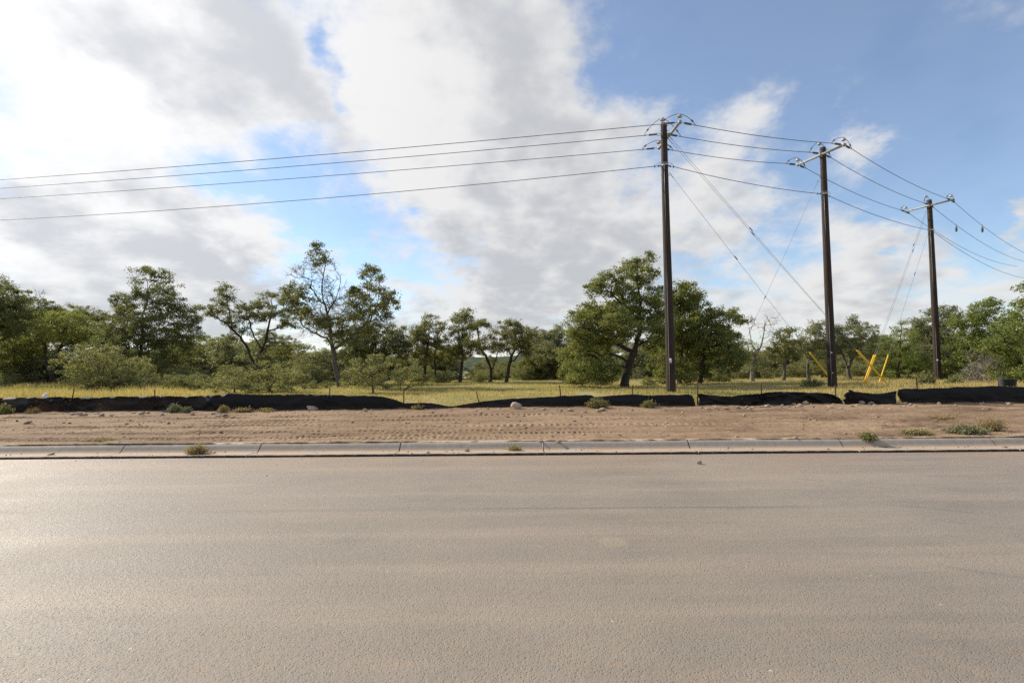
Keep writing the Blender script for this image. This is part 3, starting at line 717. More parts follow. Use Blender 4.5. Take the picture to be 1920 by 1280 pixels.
   lobes=[(1690,607,7,7),(1684,620,13,9),(1700,630,14,9),(1672,642,19,11),(1696,650,22,13),(1666,672,27,13),(1702,678,32,16),(1680,698,38,10),(1725,692,24,14)]),
 dict(name='oak_tree', label='grey-green rounded oak behind the third utility pole', cat='tree', depth=37, tr=.2, style='grey', seed=32, leaves=110,
   trunks=[[(1757,718),(1756,690),(1752,650)],[(1756,690),(1775,660),(1780,630)]],
   lobes=[(1740,598,27,10),(1720,620,23,13),(1770,588,26,10),(1745,628,36,15),(1785,610,27,15),(1770,640,36,18),(1740,663,32,15),(1790,668,32,18)]),
 dict(name='oak_tree', label='green oak right of the third utility pole, behind the grey brush pile', cat='tree', depth=33, tr=.2, style='lush', seed=33, leaves=115,
   trunks=[[(1832,720),(1832,690),(1836,650)],[(1834,680),(1815,650),(1810,620)]],
   lobes=[(1845,569,18,7),(1830,584,23,10),(1870,580,16,9),(1810,604,27,11),(1850,605,36,15),(1820,638,36,16),(1860,640,36,16),(1810,673,32,15),(1800,698,36,11)]),
 dict(name='oak_tree', label='bright leafy oak cut off by the right edge of the picture', cat='tree', depth=28, tr=.25, style='lush', seed=34, leaves=105,
   trunks=[[(1930,724),(1928,690),(1932,640),(1940,600)],[(1928,690),(1900,660),(1885,630)]],
   lobes=[(1914,564,16,11),(1922,541,9,9),(1900,594,27,13),(1890,624,32,13),(1930,620,32,22),(1870,654,27,15),(1910,664,42,18),(1890,694,32,13),(1930,700,32,13),(1965,600,40,36),(1975,660,40,30)]),
 # shrubs
 dict(name='shrub', label='largest olive bush behind the silt fence below the tall straight tree', cat='bush', depth=30, tr=.09, style='olive', seed=41, lsize=.075, leaves=120, dens=11, clump=.27, bark='bark_pale',
   trunks=[[(188,738),(185,715),(181,700)]],
   lobes=[(180,662,40,16),(150,684,36,20),(216,690,46,24),(190,704,54,22),(250,700,32,22),(165,714,36,14),(232,720,46,13)]),
 dict(name='shrub', label='wide low grey-green thicket below the forked oak, hugging the fence top', cat='bush', depth=26, tr=.06, style='olive', seed=42, lsize=.07, leaves=115, dens=11, clump=.24, bark='bark_pale', twig=2,
   trunks=[[(440,742),(440,728),(432,715)],[(500,742),(505,725),(515,710)]],
   lobes=[(430,714,42,13),(480,705,46,14),(522,700,42,17),(400,712,22,12),(550,714,27,14),(460,725,56,11),(522,724,42,10)]),
 dict(name='shrub', label='rounded olive bush at the fence right of the half-dead trunk', cat='bush', depth=25, tr=.06, style='olive', seed=43, lsize=.07, leaves=120, dens=11, clump=.24, bark='bark_pale', twig=2,
   trunks=[[(700,742),(700,725),(695,705)]],
   lobes=[(690,692,36,16),(670,708,28,16),(716,690,32,18),(700,718,46,12),(742,702,22,15)]),
 dict(name='shrub', label='open small bush with curved stems where the silt fence sags', cat='bush', depth=27, tr=.05, style='olive', seed=44, lsize=.07, leaves=120, dens=10, clump=.24, twig=2,
   trunks=[[(752,737),(748,722),(756,705)],[(752,737),(768,720),(778,705)]],
   lobes=[(768,698,30,15),(752,712,26,10),(786,712,17,11)]),
 dict(name='thicket', label='dense dark thicket filling the gap left of the broad oak, low down', cat='thicket', depth=49, tr=.12, style='oak', seed=51, leaves=110, dens=12,
   trunks=[[(1050,716),(1049,700),(1046,680)]], lobes=[(1050,672,34,14),(1020,688,34,14),(1075,690,34,14),(1045,705,50,10),(1048,690,40,14)]),
 dict(name='thicket', label='dense grey-green thicket below the half-dead tree, behind the meadow', cat='thicket', depth=48, tr=.12, style='grey', seed=52, leaves=110, dens=12,
   trunks=[[(600,717),(600,700),(604,680)]], lobes=[(600,675,36,14),(570,690,34,13),(630,692,34,13),(598,707,50,9),(600,692,44,13)]),
 dict(name='brush_pile', label='heap of grey dead branches in front of the right-hand trees', cat='brush pile', depth=29, tr=.05, style='grey', seed=45, bark='deadwood', dens=14, tipr=.014,
   trunks=[[(1850,722),(1850,705),(1842,690)],[(1850,722),(1870,700),(1880,688)],[(1850,722),(1826,705),(1815,700)]], lobes=[],
   bare=[(1838,682,24,12),(1868,690,24,12),(1818,703,16,8),(1850,702,36,10)]),
]
ROOTS = []
for T_ in TREES: ROOTS.append(make_tree(**T_))

# undergrowth and the far row: copies of a few of the above
LAND = [(20, 'dark oak at the left edge'), (95, 'spreading oak at far left'), (165, 'lumpy-topped oak'), (266, 'tall straight tree'), (400, 'pale green low trees'), (476, 'forked oak'), (560, 'gap before the half-dead tree'), (635, 'half-dead tree'),
        (710, 'dark round oak'), (806, 'twin-trunked oak'), (862, 'slim two-humped oak'), (918, 'leaning oak'), (955, 'rounded meadow oak'), (1035, 'pale oak beside the broad oak'), (1175, 'biggest broad oak'), (1258, 'nearest utility pole'), (1320, 'broad dark oak'),
        (1412, 'bare snag'), (1470, 'small pale-trunked oak'), (1518, 'oak left of the middle pole'), (1561, 'middle utility pole'), (1600, 'oak behind the crossed guards'), (1686, 'pointed cedar'), (1758, 'farthest utility pole'), (1832, 'oak behind the brush pile'), (1910, 'leafy oak at the right edge')]
def near_land(px):
    p_, n_ = min(LAND, key=lambda q: abs(q[0] - px)); d = px - p_
    return ('left of' if d < -14 else 'right of' if d > 14 else 'directly at') + ' the ' + n_
def far_row():
    rng = np.random.default_rng(5)
    src_sh = [r for r in ROOTS if r.name.startswith('shrub')][:1] + [r for r in ROOTS if r.name.startswith('shrub')][2:3]
    oaks = [ROOTS[i] for i in (2, 3, 8, 9, 12, 13)]
    k = 0
    for d, n, smin, smax in ((60, 15, .75, .95), (78, 17, .85, 1.1), (100, 20, .95, 1.3)):
        for i in range(n):
            px = -120 + 2160 * (i + rng.uniform(.1, .9)) / n
            x = (px - 960) / FPX * d; y = d + rng.uniform(-5, 5)
            s = oaks[k % len(oaks)]; k += 1
            sc = rng.uniform(smin, smax) * (.78 if 760 < px < 1060 else .92)
            copy_tree(s, (x, y, gz(x, y) - .05), rng.uniform(0, 6.28), sc, f'dim oak {dict([(60, "just"), (78, "well"), (100, "far")])[d]} behind the meadow trees, {near_land(px)}', 'far rows of oaks behind the meadow')
    for i in range(46):
        px = -100 + 2120 * (i + rng.uniform(.1, .9)) / 46; d = rng.uniform(47, 58); x = (px - 960) / FPX * d
        th = [r for r in ROOTS if r.name.startswith('thicket')]
        copy_tree(th[i % 2], (x, d, gz(x, d) - .25), rng.uniform(0, 6.28), rng.uniform(.8, 1.5) * (.8 if 800 < px < 1070 else 1), f'dusky thicket behind the meadow, {near_land(px)}', 'thickets behind the oaks')
    # low bushes under the trees
    for px, d, sc, in [(5, 35, .5), (45, 34, .3), (285, 32, .55), (330, 31, .5), (365, 32, .5), (585, 31, .45), (612, 32, .4), (830, 40, .45), (900, 43, .45), (10, 42, .6), (50, 40, .35), (140, 42, .5), (320, 36, .7), (370, 34, .6), (345, 45, .9), (430, 44, .8), (590, 38, .7), (570, 42, .8), (660, 36, .55), (800, 46, .7), (840, 48, .7), (885, 47, .6), (930, 48, .7),
                      (985, 46, .65), (1020, 47, .6), (1070, 36, .5), (1130, 33, .45), (1215, 31, .45), (1240, 33, .5), (1300, 36, .6), (1350, 36, .55), (1390, 42, .7), (1440, 42, .7), (1500, 44, .8), (1545, 43, .7), (1620, 43, .8), (1650, 41, .8), (1730, 38, .6), (1775, 36, .55), (1795, 35, .5), (1880, 33, .5)]:
        x = (px - 960) / FPX * d; s = src_sh[int(rng.integers(0, 2))]
        copy_tree(s, (x, d, gz(x, d) - .15), rng.uniform(0, 6.28), sc * .8, f'low green-brown undergrowth bush {near_land(px)}', 'undergrowth bushes')
far_row()

# ------------------------------------------------------------------ silt fence
FS = 7.15
def fence_xyz(px, py, s=FS):
    """point of the fence plane seen at a pixel"""
    d = ray(px, py); t = (KERB0 + s) / (d[1] + ROADK * d[0]); return EYE + d * t
def silt_fence(label, prof, stakes, seed, wrinkle=1.0, wr=lambda X: np.ones_like(X)):
    rng = np.random.default_rng(seed)
    p0 = fence_xyz(prof[0][0], prof[0][2]); root = empty('silt_fence', (p0[0], p0[1], gz(p0[0], p0[1])), label, 'silt fence')
    A = np.array(prof, float)
    X = np.arange(A[0, 0], A[-1, 0] + .1, 2.0)
    top = np.interp(X, A[:, 0], A[:, 1]); bot = np.interp(X, A[:, 0], A[:, 2])
    n = len(X); m = 12
    V = np.zeros((n, m, 3))
    stx = np.array([s[2] for s in stakes]) if stakes else np.array([-999.])
    for i in range(n):
        T = fence_xyz(X[i], top[i]); Bt = fence_xyz(X[i], bot[i])
        zg = float(ground_z(np.array([Bt[0]]), np.array([Bt[1]]))[0])
        for j in range(m):
            f = j / (m - 1); p = Bt * (1 - f) + T * f
            V[i, j] = p
    # slack cloth: diagonal pulls, sag between stakes, soft belly
    xx = V[:, :, 0]; ff = np.linspace(0, 1, m)[None, :].repeat(n, 0)
    h = (V[:, -1, 2] - V[:, 0, 2])[:, None]
    wrinkle = wrinkle * wr(X)[:, None]
    dy = .10 * (fbm(xx * .9 + seed, ff * 1.2, 3) - .5) + wrinkle * .16 * (fbm(xx * 2.6 + ff * 2.2 + 3 * seed, ff * 1.3 - xx * .4, 3) - .5)
    dy += wrinkle * .07 * np.abs(np.sin((xx * 1.1 - ff * 2.2) * 2.2 + 9 * fbm(xx * .8, ff * .7, 3))) * fbm(xx * .7 + 9, ff + seed, 2)
    dst = np.min(np.abs(X[:, None] - stx[None, :]), axis=1)[:, None]
    dy += wrinkle * .05 * np.exp(-(dst / 9.0) ** 2) * np.sin(ff * 9 + X[:, None] * .8)
    dy += -.10 * np.sin(ff * np.pi) * np.clip(h / .6, .2, 1) * (.4 + .6 * fbm(xx * .5, ff * 0 + seed, 2))
    V[:, :, 1] += dy
    V[:, 0, 2] -= .06
    V[:, -1, 2] += (.07 * (fbm(xx[:, -1] * 1.6, xx[:, -1] * 0 + seed, 3) - .5) + .02 * (fbm(xx[:, -1] * 7, xx[:, -1] * 0 + seed, 2) - .5)) * np.clip(h[:, 0] / .45, 0, 1)
    # hem: fold the top edge back a little
    hem = V[:, -1:, :] + np.array([0, .012, -.05]); V = np.concatenate([V, hem], 1); m += 1
    i, j = np.meshgrid(np.arange(n - 1), np.arange(m - 1), indexing='ij'); a = (i * m + j).ravel()
    V = V.reshape(-1, 3) - np.array(root.location)
    me = mesh_np('fabric', V, np.stack([a, a + m, a + m + 1, a + 1], 1), [M['fabric']], True)
    fo = link('fabric', me, root); sm = fo.modifiers.new('thickness', 'SOLIDIFY'); sm.thickness = .004
    for (tx, ty, bx, by) in stakes:
        t = fence_xyz(tx, ty, FS + .12); b = fence_xyz(bx, by, FS + .12)
        zg = gz(b[0], b[1]); d = unit(t - b); b = b - d * max(0, (b[2] - zg + .25)) 
        mb = MB(); c = (t + b) / 2; L = np.linalg.norm(t - b) / 2; sd = unit(np.cross(d, [0, 1, 0])); nn = np.cross(sd, d)
        mb.box(c, [sd, nn, d], (.021, .004, L)); mb.box(c + nn * .015, [sd, nn, d], (.004, .0145, L))
        mb.build('stake', M['rust'], root)
    return root
silt_fence('long wrinkled black silt fence from the left edge to its collapsed end in the middle',
   [(-120,747,778),(-40,746,777),(0,746,776),(20,745,776),(100,744,775),(130,745,775),(138,746,775),(160,744,775),(250,744,775),(285,742,774),(292,743,774),(330,743,774),(400,741,773),(418,740,773),(424,738,773),(500,739,771),(600,740,770),(680,741,770),(715,743,769),(740,749,768),(758,755,768),(790,755,767),(810,756,767),(825,758,767),(840,761,768)],
   [(139,728,133,760),(290,730,290,760),(618,727,618,750),(757,730,757,762),(-90,726,-90,760)], 3, 1.5, lambda X: .25 + .9 * sstep(450, 380, X) * (1 - .6 * sstep(150, 200, X) * sstep(290, 250, X)))
silt_fence('sagging black silt fence before the nearest utility pole, between collapse and gap',
   [(836,762,768),(852,761,767),(870,758,766),(900,753,766),(960,747,766),(1000,745,766),(1060,742,765),(1108,740,765),(1116,743,765),(1150,742,765),(1185,740,764),(1230,740,764),(1280,739,763),(1291,738,763),(1298,741,763),(1302,749,762),(1304,757,762)],
   [(893,734,898,754),(1049,722,1052,748),(1186,722,1186,750),(1292,742,1292,762)], 5, .45)
silt_fence('crumpled black silt fence right of the gap beside the nearest utility pole',
   [(1310,739,762),(1316,738,762),(1340,741,762),(1370,742,761),(1395,739,760),(1420,736,760),(1440,735,760),(1480,735,759),(1540,736,759),(1562,738,758),(1574,743,758),(1582,747,758)],
   [(1308,716,1308,750),(1427,717,1428,745),(1566,722,1567,748)], 8, 2.0)
silt_fence('short drooping black silt fence piece with folded corner below the crossed yellow guards',
   [(1584,741,758),(1588,735,758),(1594,731,758),(1602,734,757),(1620,736,757),(1645,737,757),(1665,735,756),(1680,732,756)],
   [(1592,730,1592,750)], 11, 1.4)
silt_fence('taut black silt fence running off the right edge of the picture',
   [(1684,731,736),(1690,730,747),(1697,729,756),(1720,728,756),(1760,727,755),(1820,725,755),(1860,724,754),(1920,725,753),(1980,724,753),(2050,723,752)],
   [(1718,707,1721,740),(1990,705,1990,740)], 14, .45)

# ------------------------------------------------------------------ utility poles, wires, guys
ZF = .62
P1 = np.array([*at(1258, 738, 22.5)[:2], ZF]); P2 = np.array([*at(1561, 725, 25.4)[:2], ZF]); P3 = np.array([*at(1760, 722, 32.8)[:2], ZF])
TOP = {1: at(1245, 232, 22.5)[2], 2: at(1542, 277, 25.4)[2], 3: at(1741, 375, 32.8)[2]}
def wire_pts(a, b, sag, n=28):
    t = np.linspace(0, 1, n)[:, None]; p = a * (1 - t) + b * t; p[:, 2] -= sag * 4 * (t * (1 - t))[:, 0]; return p
def lathe_insulator(mb, a, b, r, sheds=6):
    a = np.asarray(a); b = np.asarray(b); P = []; R = []
    for k in range(sheds * 2 + 1):
        f = k / (sheds * 2); P.append(a + (b - a) * f); R.append(r if k % 2 else r * .5)
    mb.tube(P, R, 10)
def pole(label, idx, base, arm_dir, in_dir, out_dir, arm_drop=.55, armlen=2.75, tag_h=None):
    """in_dir/out_dir: horizontal unit vectors along the wires on either side; returns attach points"""
    top = TOP[idx]; root = empty('utility_pole', base, label, 'utility pole', 'utility poles in the field')
    rb, rt = .205, .135
    rng = np.random.default_rng(idx); zz = np.linspace(base[2] - .3, top, 26); rr = np.interp(zz, [base[2], top], [rb, rt])
    ctr = np.stack([base[0] + .015 * np.sin(zz * .4 + idx), base[1] + .012 * np.cos(zz * .5), zz], 1)
    MB().tube(ctr, rr, 20).build('shaft', M['pole'], root, smooth=False)
    for o in root.children:
        for p in o.data.polygons: p.use_smooth = len(p.vertices) == 4
    ad = np.array([*arm_dir, 0.0]); ad = unit(ad); up = np.array([0, 0, 1.0]); nd = np.cross(up, ad)
    side = -1 if (nd @ np.array([0, -1, 0]) > 0) else 1
    # crossarm bolted to the face towards the viewer
    front = unit(np.array([in_dir[0] + out_dir[0], in_dir[1] + out_dir[1], 0]) + 1e-6) if False else nd * (1 if nd[0] > 0 else -1)
    za = top - arm_drop; off = front * (rt + .075) * (1 if idx == 1 else -1)
    ac = np.array([base[0], base[1], za]) + off
    mb = MB(); mb.box(ac, [ad, nd, up], (armlen / 2, .042, .047)); arm = mb.build('crossarm', M['arm'], root)
    e = ad * armlen / 2 * .93
    # bolts and plates
    MB().box(ac - off * .35, [ad, nd, up], (.07, .06, .09)).build('arm_bracket', M['steel'], root)
    MB().tube([ac + off * .4, ac - off * 2.6], .012, 6).build('arm_bolt', M['steel'], arm)
    for s in (-1, 1): MB().box(ac + s * e, [ad, nd, up], (.05, .056, .068)).build('arm_end_plate', M['steel'], arm)
    ends = [ac + e, np.array([base[0], base[1], za + .10]), ac - e]
    IN, OUT = [], []
    din = np.array([*in_dir, -.03]); dout = np.array([*out_dir, -.03])
    pins = [ends[0] + up * .06, np.array([base[0], base[1], top]) - nd * .0 - ad * .17 + up * -.05, ends[2] + up * .06]
    for k in range(3):
        # pin insulator
        mb = MB(); p = pins[k]; mb.tube([p - up * .02, p + up * (.16 if k != 1 else .28)], .014, 6); pin_mb = mb
        q = p + up * (.16 if k != 1 else .28)
        mb = MB(); mb.tube([q - up * .02, q, q + up * .035, q + up * .045, q + up * .09, q + up * .10, q + up * .13], [.05, .115, .105, .06, .085, .05, .045], 14)
        pin_mb.build('insulator_pin', M['steel'], mb.build('pin_insulator', M['porcelain'], root, smooth=True)); tq = q + up * .14
        res = []
        for d, lst in ((din, IN), (dout, OUT)):
            st = ends[k] + (d * (rt + .02) if k == 1 else d * .06); a = st + d * .16; b = a + d * .36; c = b + d * .22
            mb = MB(); lathe_insulator(mb, a, b, .052, 7); ins_o = mb.build('deadend_insulator', M['polymer'], root)
            MB().tube([st, a], .013, 6).build('link_rod', M['steel'], ins_o); MB().tube([b, b + d * .08, c - d * .10, c - d * .06, c], [.015, .018, .018, .034, .02], 7).build('wire_clamp', M['steel'], ins_o)
            lst.append(c); res.append(c)
        # jumper over the pin
        cI, cO = res; t = np.linspace(0, 1, 9)[:, None]
        def bez(a, m1, b): return (1 - t) ** 2 * a + 2 * t * (1 - t) * m1 + t ** 2 * b
        j1 = bez(cI, cI * .35 + tq * .65 + up * .22 + (cI - tq) * .25, tq); j2 = bez(tq, cO * .35 + tq * .65 + up * .22 + (cO - tq) * .25, cO)
        mb = MB(); mb.tube(np.concatenate([j1, j2[1:]]), .012, 6)
        jump_o = mb.build('jumper', M['wire'], root)
        for jj, jd in ((j1[2], j1[3] - j1[1]), (j2[6], j2[7] - j2[5])): MB().tube([jj - unit(jd) * .07, jj - unit(jd) * .05, jj + unit(jd) * .05, jj + unit(jd) * .07], [.014, .034, .034, .014], 8).build('jumper_connector', M['polymer'], jump_o)
    # neutral bracket
    zn = {1: at(1248, 310, 22.5)[2], 2: at(1548, 364, 25.4)[2], 3: at(1745, 432, 32.8)[2]}[idx]
    nb = np.array([base[0], base[1], zn]); rn = np.interp(zn, [base[2], top], [rb, rt])
    MB().tube([nb - up * .03, nb + up * .03], rn + .012, 18, cap=False).build('neutral_band', M['porcelain'], root)
    for d in (din, dout): MB().box(nb + d * (rn + .06), [unit(d), np.cross(up, unit(d)), up], (.07, .02, .03)).build('neutral_clevis', M['steel'], root)
    mb = MB()
    t = np.linspace(0, np.pi, 9)
    nv = unit(np.cross(up, dout)) * (-1 if np.cross(up, dout)[1] > 0 else 1)
    mb.tube([nb + dout * (math.cos(a) * .42) * 1.0 + nv * (rn + .05) * math.sin(a) + up * .05 * math.sin(a) for a in t], .011, 6)
    mb.build('neutral_jumper', M['porcelain'], root)
    IN.append(nb + din * (rn + .3)); OUT.append(nb + dout * (rn + .3))
    for c, d in ((IN[3], din), (OUT[3], dout)):
        MB().tube([nb + d * (rn + .1), c], .012, 6).build('neutral_link', M['wire'], root)
        for f in (0, .16): MB().tube([c - d * f - up * .05, c - d * f + up * .04], .026, 7).build('neutral_connector', M['polymer'], root)
    for z_ in (top - .10, top - .32, top - 1.0, zn - .45):
        MB().tube([np.array([base[0], base[1], z_]) - nd * .2, np.array([base[0], base[1], z_]) + nd * .2], .016, 6).build('through_bolt', M['steel'], root)
    if tag_h:
        for (h, w, hh, mt) in tag_h:
            z_ = base[2] + h; r_ = np.interp(z_, [base[2], top], [rb, rt]); d = unit(np.array([EYE[0] - base[0] + 3.0, EYE[1] - base[1], 0])); 
            mb = MB(); mb.box(np.array([base[0], base[1], z_]) + d * (r_ + .004), [np.cross(up, d), d, up], (w, .006, hh)); mb.build('tag_plate', M['tagplate'], root)
    # ground wire stapled down the shaft
    gd = unit(np.array([EYE[0] - base[0] - 6, EYE[1] - base[1], 0]))
    MB().tube([np.array([base[0], base[1], z_]) + gd * (np.interp(z_, [base[2], top], [rb, rt]) + .006) for z_ in np.linspace(base[2], zn, 12)], .007, 5).build('ground_wire', M['steel'], root)
    # stones heaped at the foot
    return root, IN, OUT
def h2(v): v = np.asarray(v[:2], float); return v / np.linalg.norm(v)
P0 = np.array([-49.0, 30.8, ZF]); P4 = P3 + np.array([.805, .593, 0]) * 34
d10, d12, d21, d23, d32, d34 = h2(P0 - P1), h2(P2 - P1), h2(P1 - P2), h2(P3 - P2), h2(P2 - P3), h2(P4 - P3)
A1 = h2((.06, -1.0)); A2 = h2((.36, -1.0)); A3 = h2((.46, -1.0))
R1, I1, O1 = pole('nearest and tallest dark wooden utility pole, crossarm seen end-on', 1, P1, A1, d10, d12, tag_h=[(1.42, .045, .10, 0)])
R2, I2, O2 = pole('middle dark wooden utility pole rising behind the slanting yellow guard', 2, P2, A2, d21, d23, arm_drop=.42, tag_h=[(1.75, .03, .04, 0), (.75, .03, .03, 0)])
R3, I3, O3 = pole('farthest dark wooden utility pole before the right-hand trees', 3, P3, A3, d32, d34, arm_drop=.42, tag_h=[(1.35, .04, .05, 0)])
def span(label, a, b, sag, r=.0135):
    mid = (a + b) / 2
    o = MB().tube(wire_pts(a, b, sag), r, 6).build('overhead_wire', M['wire'], origin=mid); return tag(o, label, 'wire', 'overhead wires')
nm = ['nearest conductor', 'middle conductor', 'far conductor', 'lowest neutral wire']
def perp_shift(P, A, k): return np.array([P[0] + A[0] * k, P[1] + A[1] * k])
ptop = (TOP[1] - .5)
for k in range(4):
    off = (1.28, 0, -1.28, 0)[k]; zl = [TOP[1] - .52, TOP[1] - .45, TOP[1] - .52, I1[3][2]][k]
    e0 = np.array([*perp_shift(P0, A1, off), zl])
    span(f'{["topmost", "second", "third", "lowest"][k]} of the four wires running from the nearest pole to the left edge', I1[k], e0, .28 if k < 3 else .62)
    span(f'{nm[k]} hanging between the nearest and middle utility poles', O1[k], I2[k], .10 if k < 3 else .14)
    span(f'{nm[k]} hanging between the middle and farthest utility poles', O2[k], I3[k], .20 if k < 3 else .2)
    e4 = np.array([*perp_shift(P4, h2((.75, -1)), off), O3[k][2]])
    span(f'{["topmost", "second", "third", "lowest"][k]} of the four wires running from the farthest pole to the right edge', O3[k], e4, .75)
    if k < 3:
        a, b = O3[k], e4; t = (.13, .125, .12)[k]; p = wire_pts(a, b, .75, 101)[int(t * 100) + (3 * (2 - k))]
        mb = MB(); mb.tube([p + [0, 0, .04], p - [0, 0, .12]], .02, 7); mb.tube([p - [0, 0, .12], p - [0, 0, .20], p - [0, 0, .42], p - [0, 0, .5]], [.03, .075, .07, .02], 9)
        tag(mb.build('line_indicator', M['polymer'], origin=p), f'small dark device clipped under the {["topmost", "second", "third"][k]} wire right of the farthest pole', 'line device', 'devices clipped to the wires')
def guy(label, a, g, guard_len=2.4, dbl=0.0, r=.007, ins_t=.45, guard_r=.04):
    """strand from a on the pole to anchor g on the ground"""
    a = np.asarray(a, float); g = np.array([g[0], g[1], gz(g[0], g[1]) - .05]); root = empty('guy_wire', g, label, 'guy wire', 'guy wires with yellow guards')
    d = unit(a - g); sdv = unit(np.cross(d, [0, 0, 1]))
    MB().tube(wire_pts(a, g + d * .1, .03, 8), r, 5).build('strand', M['guy'], root)
    MB().tube([g + d * .22, g + d * .25, g + d * (guard_len - .02), g + d * guard_len], [guard_r * .6, guard_r, guard_r, guard_r * .7], 10).build('yellow_guard', M['yellow'], root, smooth=True)
    MB().tube([g - d * .1, g + d * .4], .014, 6).build('anchor_rod', M['steel'], root)
    mb = MB(); c = a + (g - a) * ins_t; mb.tube([c - d * .14, c - d * .08, c + d * .08, c + d * .14], [.012, .026, .026, .012], 7); mb.build('strain_insulator', M['polymer'], root); MB().tube([a - d * .05, a - d * .35], .016, 6).build('strand_grip', M['steel'], root)
    return root
def gnd(px, py, depth): p = at(px, py, depth); return p[:2]
up_ = np.array([0, 0, 1.0])
g1 = gnd(1667, 726, 28.2); g2 = gnd(1570, 728, 27.0)
guy('upper strand of the twin guy wires from the nearest pole to the crossed yellow guards', np.array([P1[0] + .15, P1[1], at(1258, 252, 22.5)[2]]), g1 + np.array([.10, .16]), 3.15, ins_t=.33)
guy('lower strand of the twin guy wires from the nearest pole to the crossed yellow guards', np.array([P1[0] + .15, P1[1], at(1258, 259, 22.5)[2]]), g1 + np.array([-.12, -.14]), 3.15, ins_t=.34)
guy('single guy wire from the nearest pole ending in the yellow guard before the middle pole', np.array([P1[0] + .17, P1[1], at(1258, 323, 22.5)[2]]), g2, 2.75, ins_t=.36)
g3 = gnd(1362, 718, 37.0)
guy('faint guy wire from the middle pole back left to a distant yellow guard', np.array([P2[0] - .15, P2[1] + .05, at(1537, 330, 25.4)[2]]), g3, 2.3, ins_t=.5)
g4 = gnd(1618, 727, 28.3); g5 = gnd(1647, 726, 28.8)
guy('left strand of the guy wires from the farthest pole, in the crossing yellow guard', np.array([P3[0] - .14, P3[1], at(1737, 388, 32.8)[2]]), g4, 2.2, ins_t=.24)
guy('thinner strand doubling the left guy wire of the farthest pole', np.array([P3[0] - .14, P3[1], at(1737, 394, 32.8)[2]]), g4 + np.array([.13, .05]), 2.2, ins_t=.26)
guy('right guy wire of the farthest pole with its own yellow guard', np.array([P3[0] - .16, P3[1], at(1744, 436, 32.8)[2]]), g5, 2.2, ins_t=.3, guard_r=.034)

# ------------------------------------------------------------------ grass
def grass():
    rng = np.random.default_rng(21); n = 82000
    # more near, over the field wedge in view
    s = 7.55 + 34 * rng.random(n) ** 1.35; dep = s + KERB0; x = (rng.random(n) * 2 - 1) * (dep * 1.08 + 2)
    y = y_of(x, s)
    px = 960 + x / y * FPX
    tall = .75 * np.exp(-((px - 60) / 260) ** 2) + .7 * np.exp(-((px - 290) / 60) ** 2) + .35 * sstep(1450, 1700, px)
    patch = fbm(x * .25 + 40, y * .25 + 12, 4)
    h = (.045 + .09 * rng.random(n)) * (1 + 2.6 * np.clip(tall, 0, 1)) * (.5 + 1.1 * patch)
    keep = rng.random(n) < np.where(s < 9, .8, 1) * sstep(.25, .5, fbm(x * .6 + 3, y * .6 + 70, 3) + .1); x, y, s, h, patch, px, tall = [a[keep] for a in (x, y, s, h, patch, px, tall)]; n = len(x)
    z = far_z(x, y, s)
    nb = 4
    X = np.repeat(x, nb) + rng.normal(size=n * nb) * .07; Y = np.repeat(y, nb) + rng.normal(size=n * nb) * .07; Z = np.repeat(z, nb) - .02; H = np.repeat(h, nb) * rng.uniform(.55, 1.25, n * nb)
    an = rng.uniform(0, 6.28, n * nb); lean = rng.uniform(.1, .75, n * nb) * H; w = rng.uniform(.010, .022, n * nb)
    an2 = rng.uniform(0, 6.28, n * nb)
    B = np.stack([X, Y, Z], 1); wv = np.stack([np.cos(an2) * w, np.sin(an2) * w, 0 * w], 1)
    T = B + np.stack([np.cos(an) * lean, np.sin(an) * lean, H], 1)
    V = np.stack([B - wv, B + wv, T], 1).reshape(-1, 3)
    mixg = np.clip(sstep(.46, .74, np.repeat(patch, nb)) * .95 + rng.normal(size=n * nb) * .22 - .55 * np.repeat(np.clip(tall, 0, 1), nb), 0, 1)[:, None]
    col = (1 - mixg) * np.array([.50, .385, .18]) + mixg * np.array([.32, .28, .105]); col *= rng.uniform(.7, 1.25, (n * nb, 1))
    me = mesh_np('meadow_grass', V, np.arange(3 * n * nb).reshape(-1, 3), [M['grass']]); add_col(me, 'tint', np.repeat(col, 3, 0))
    tag(link('meadow_grass', me), 'yellow-green meadow grass behind the silt fence', 'grass', kind='stuff')
grass()

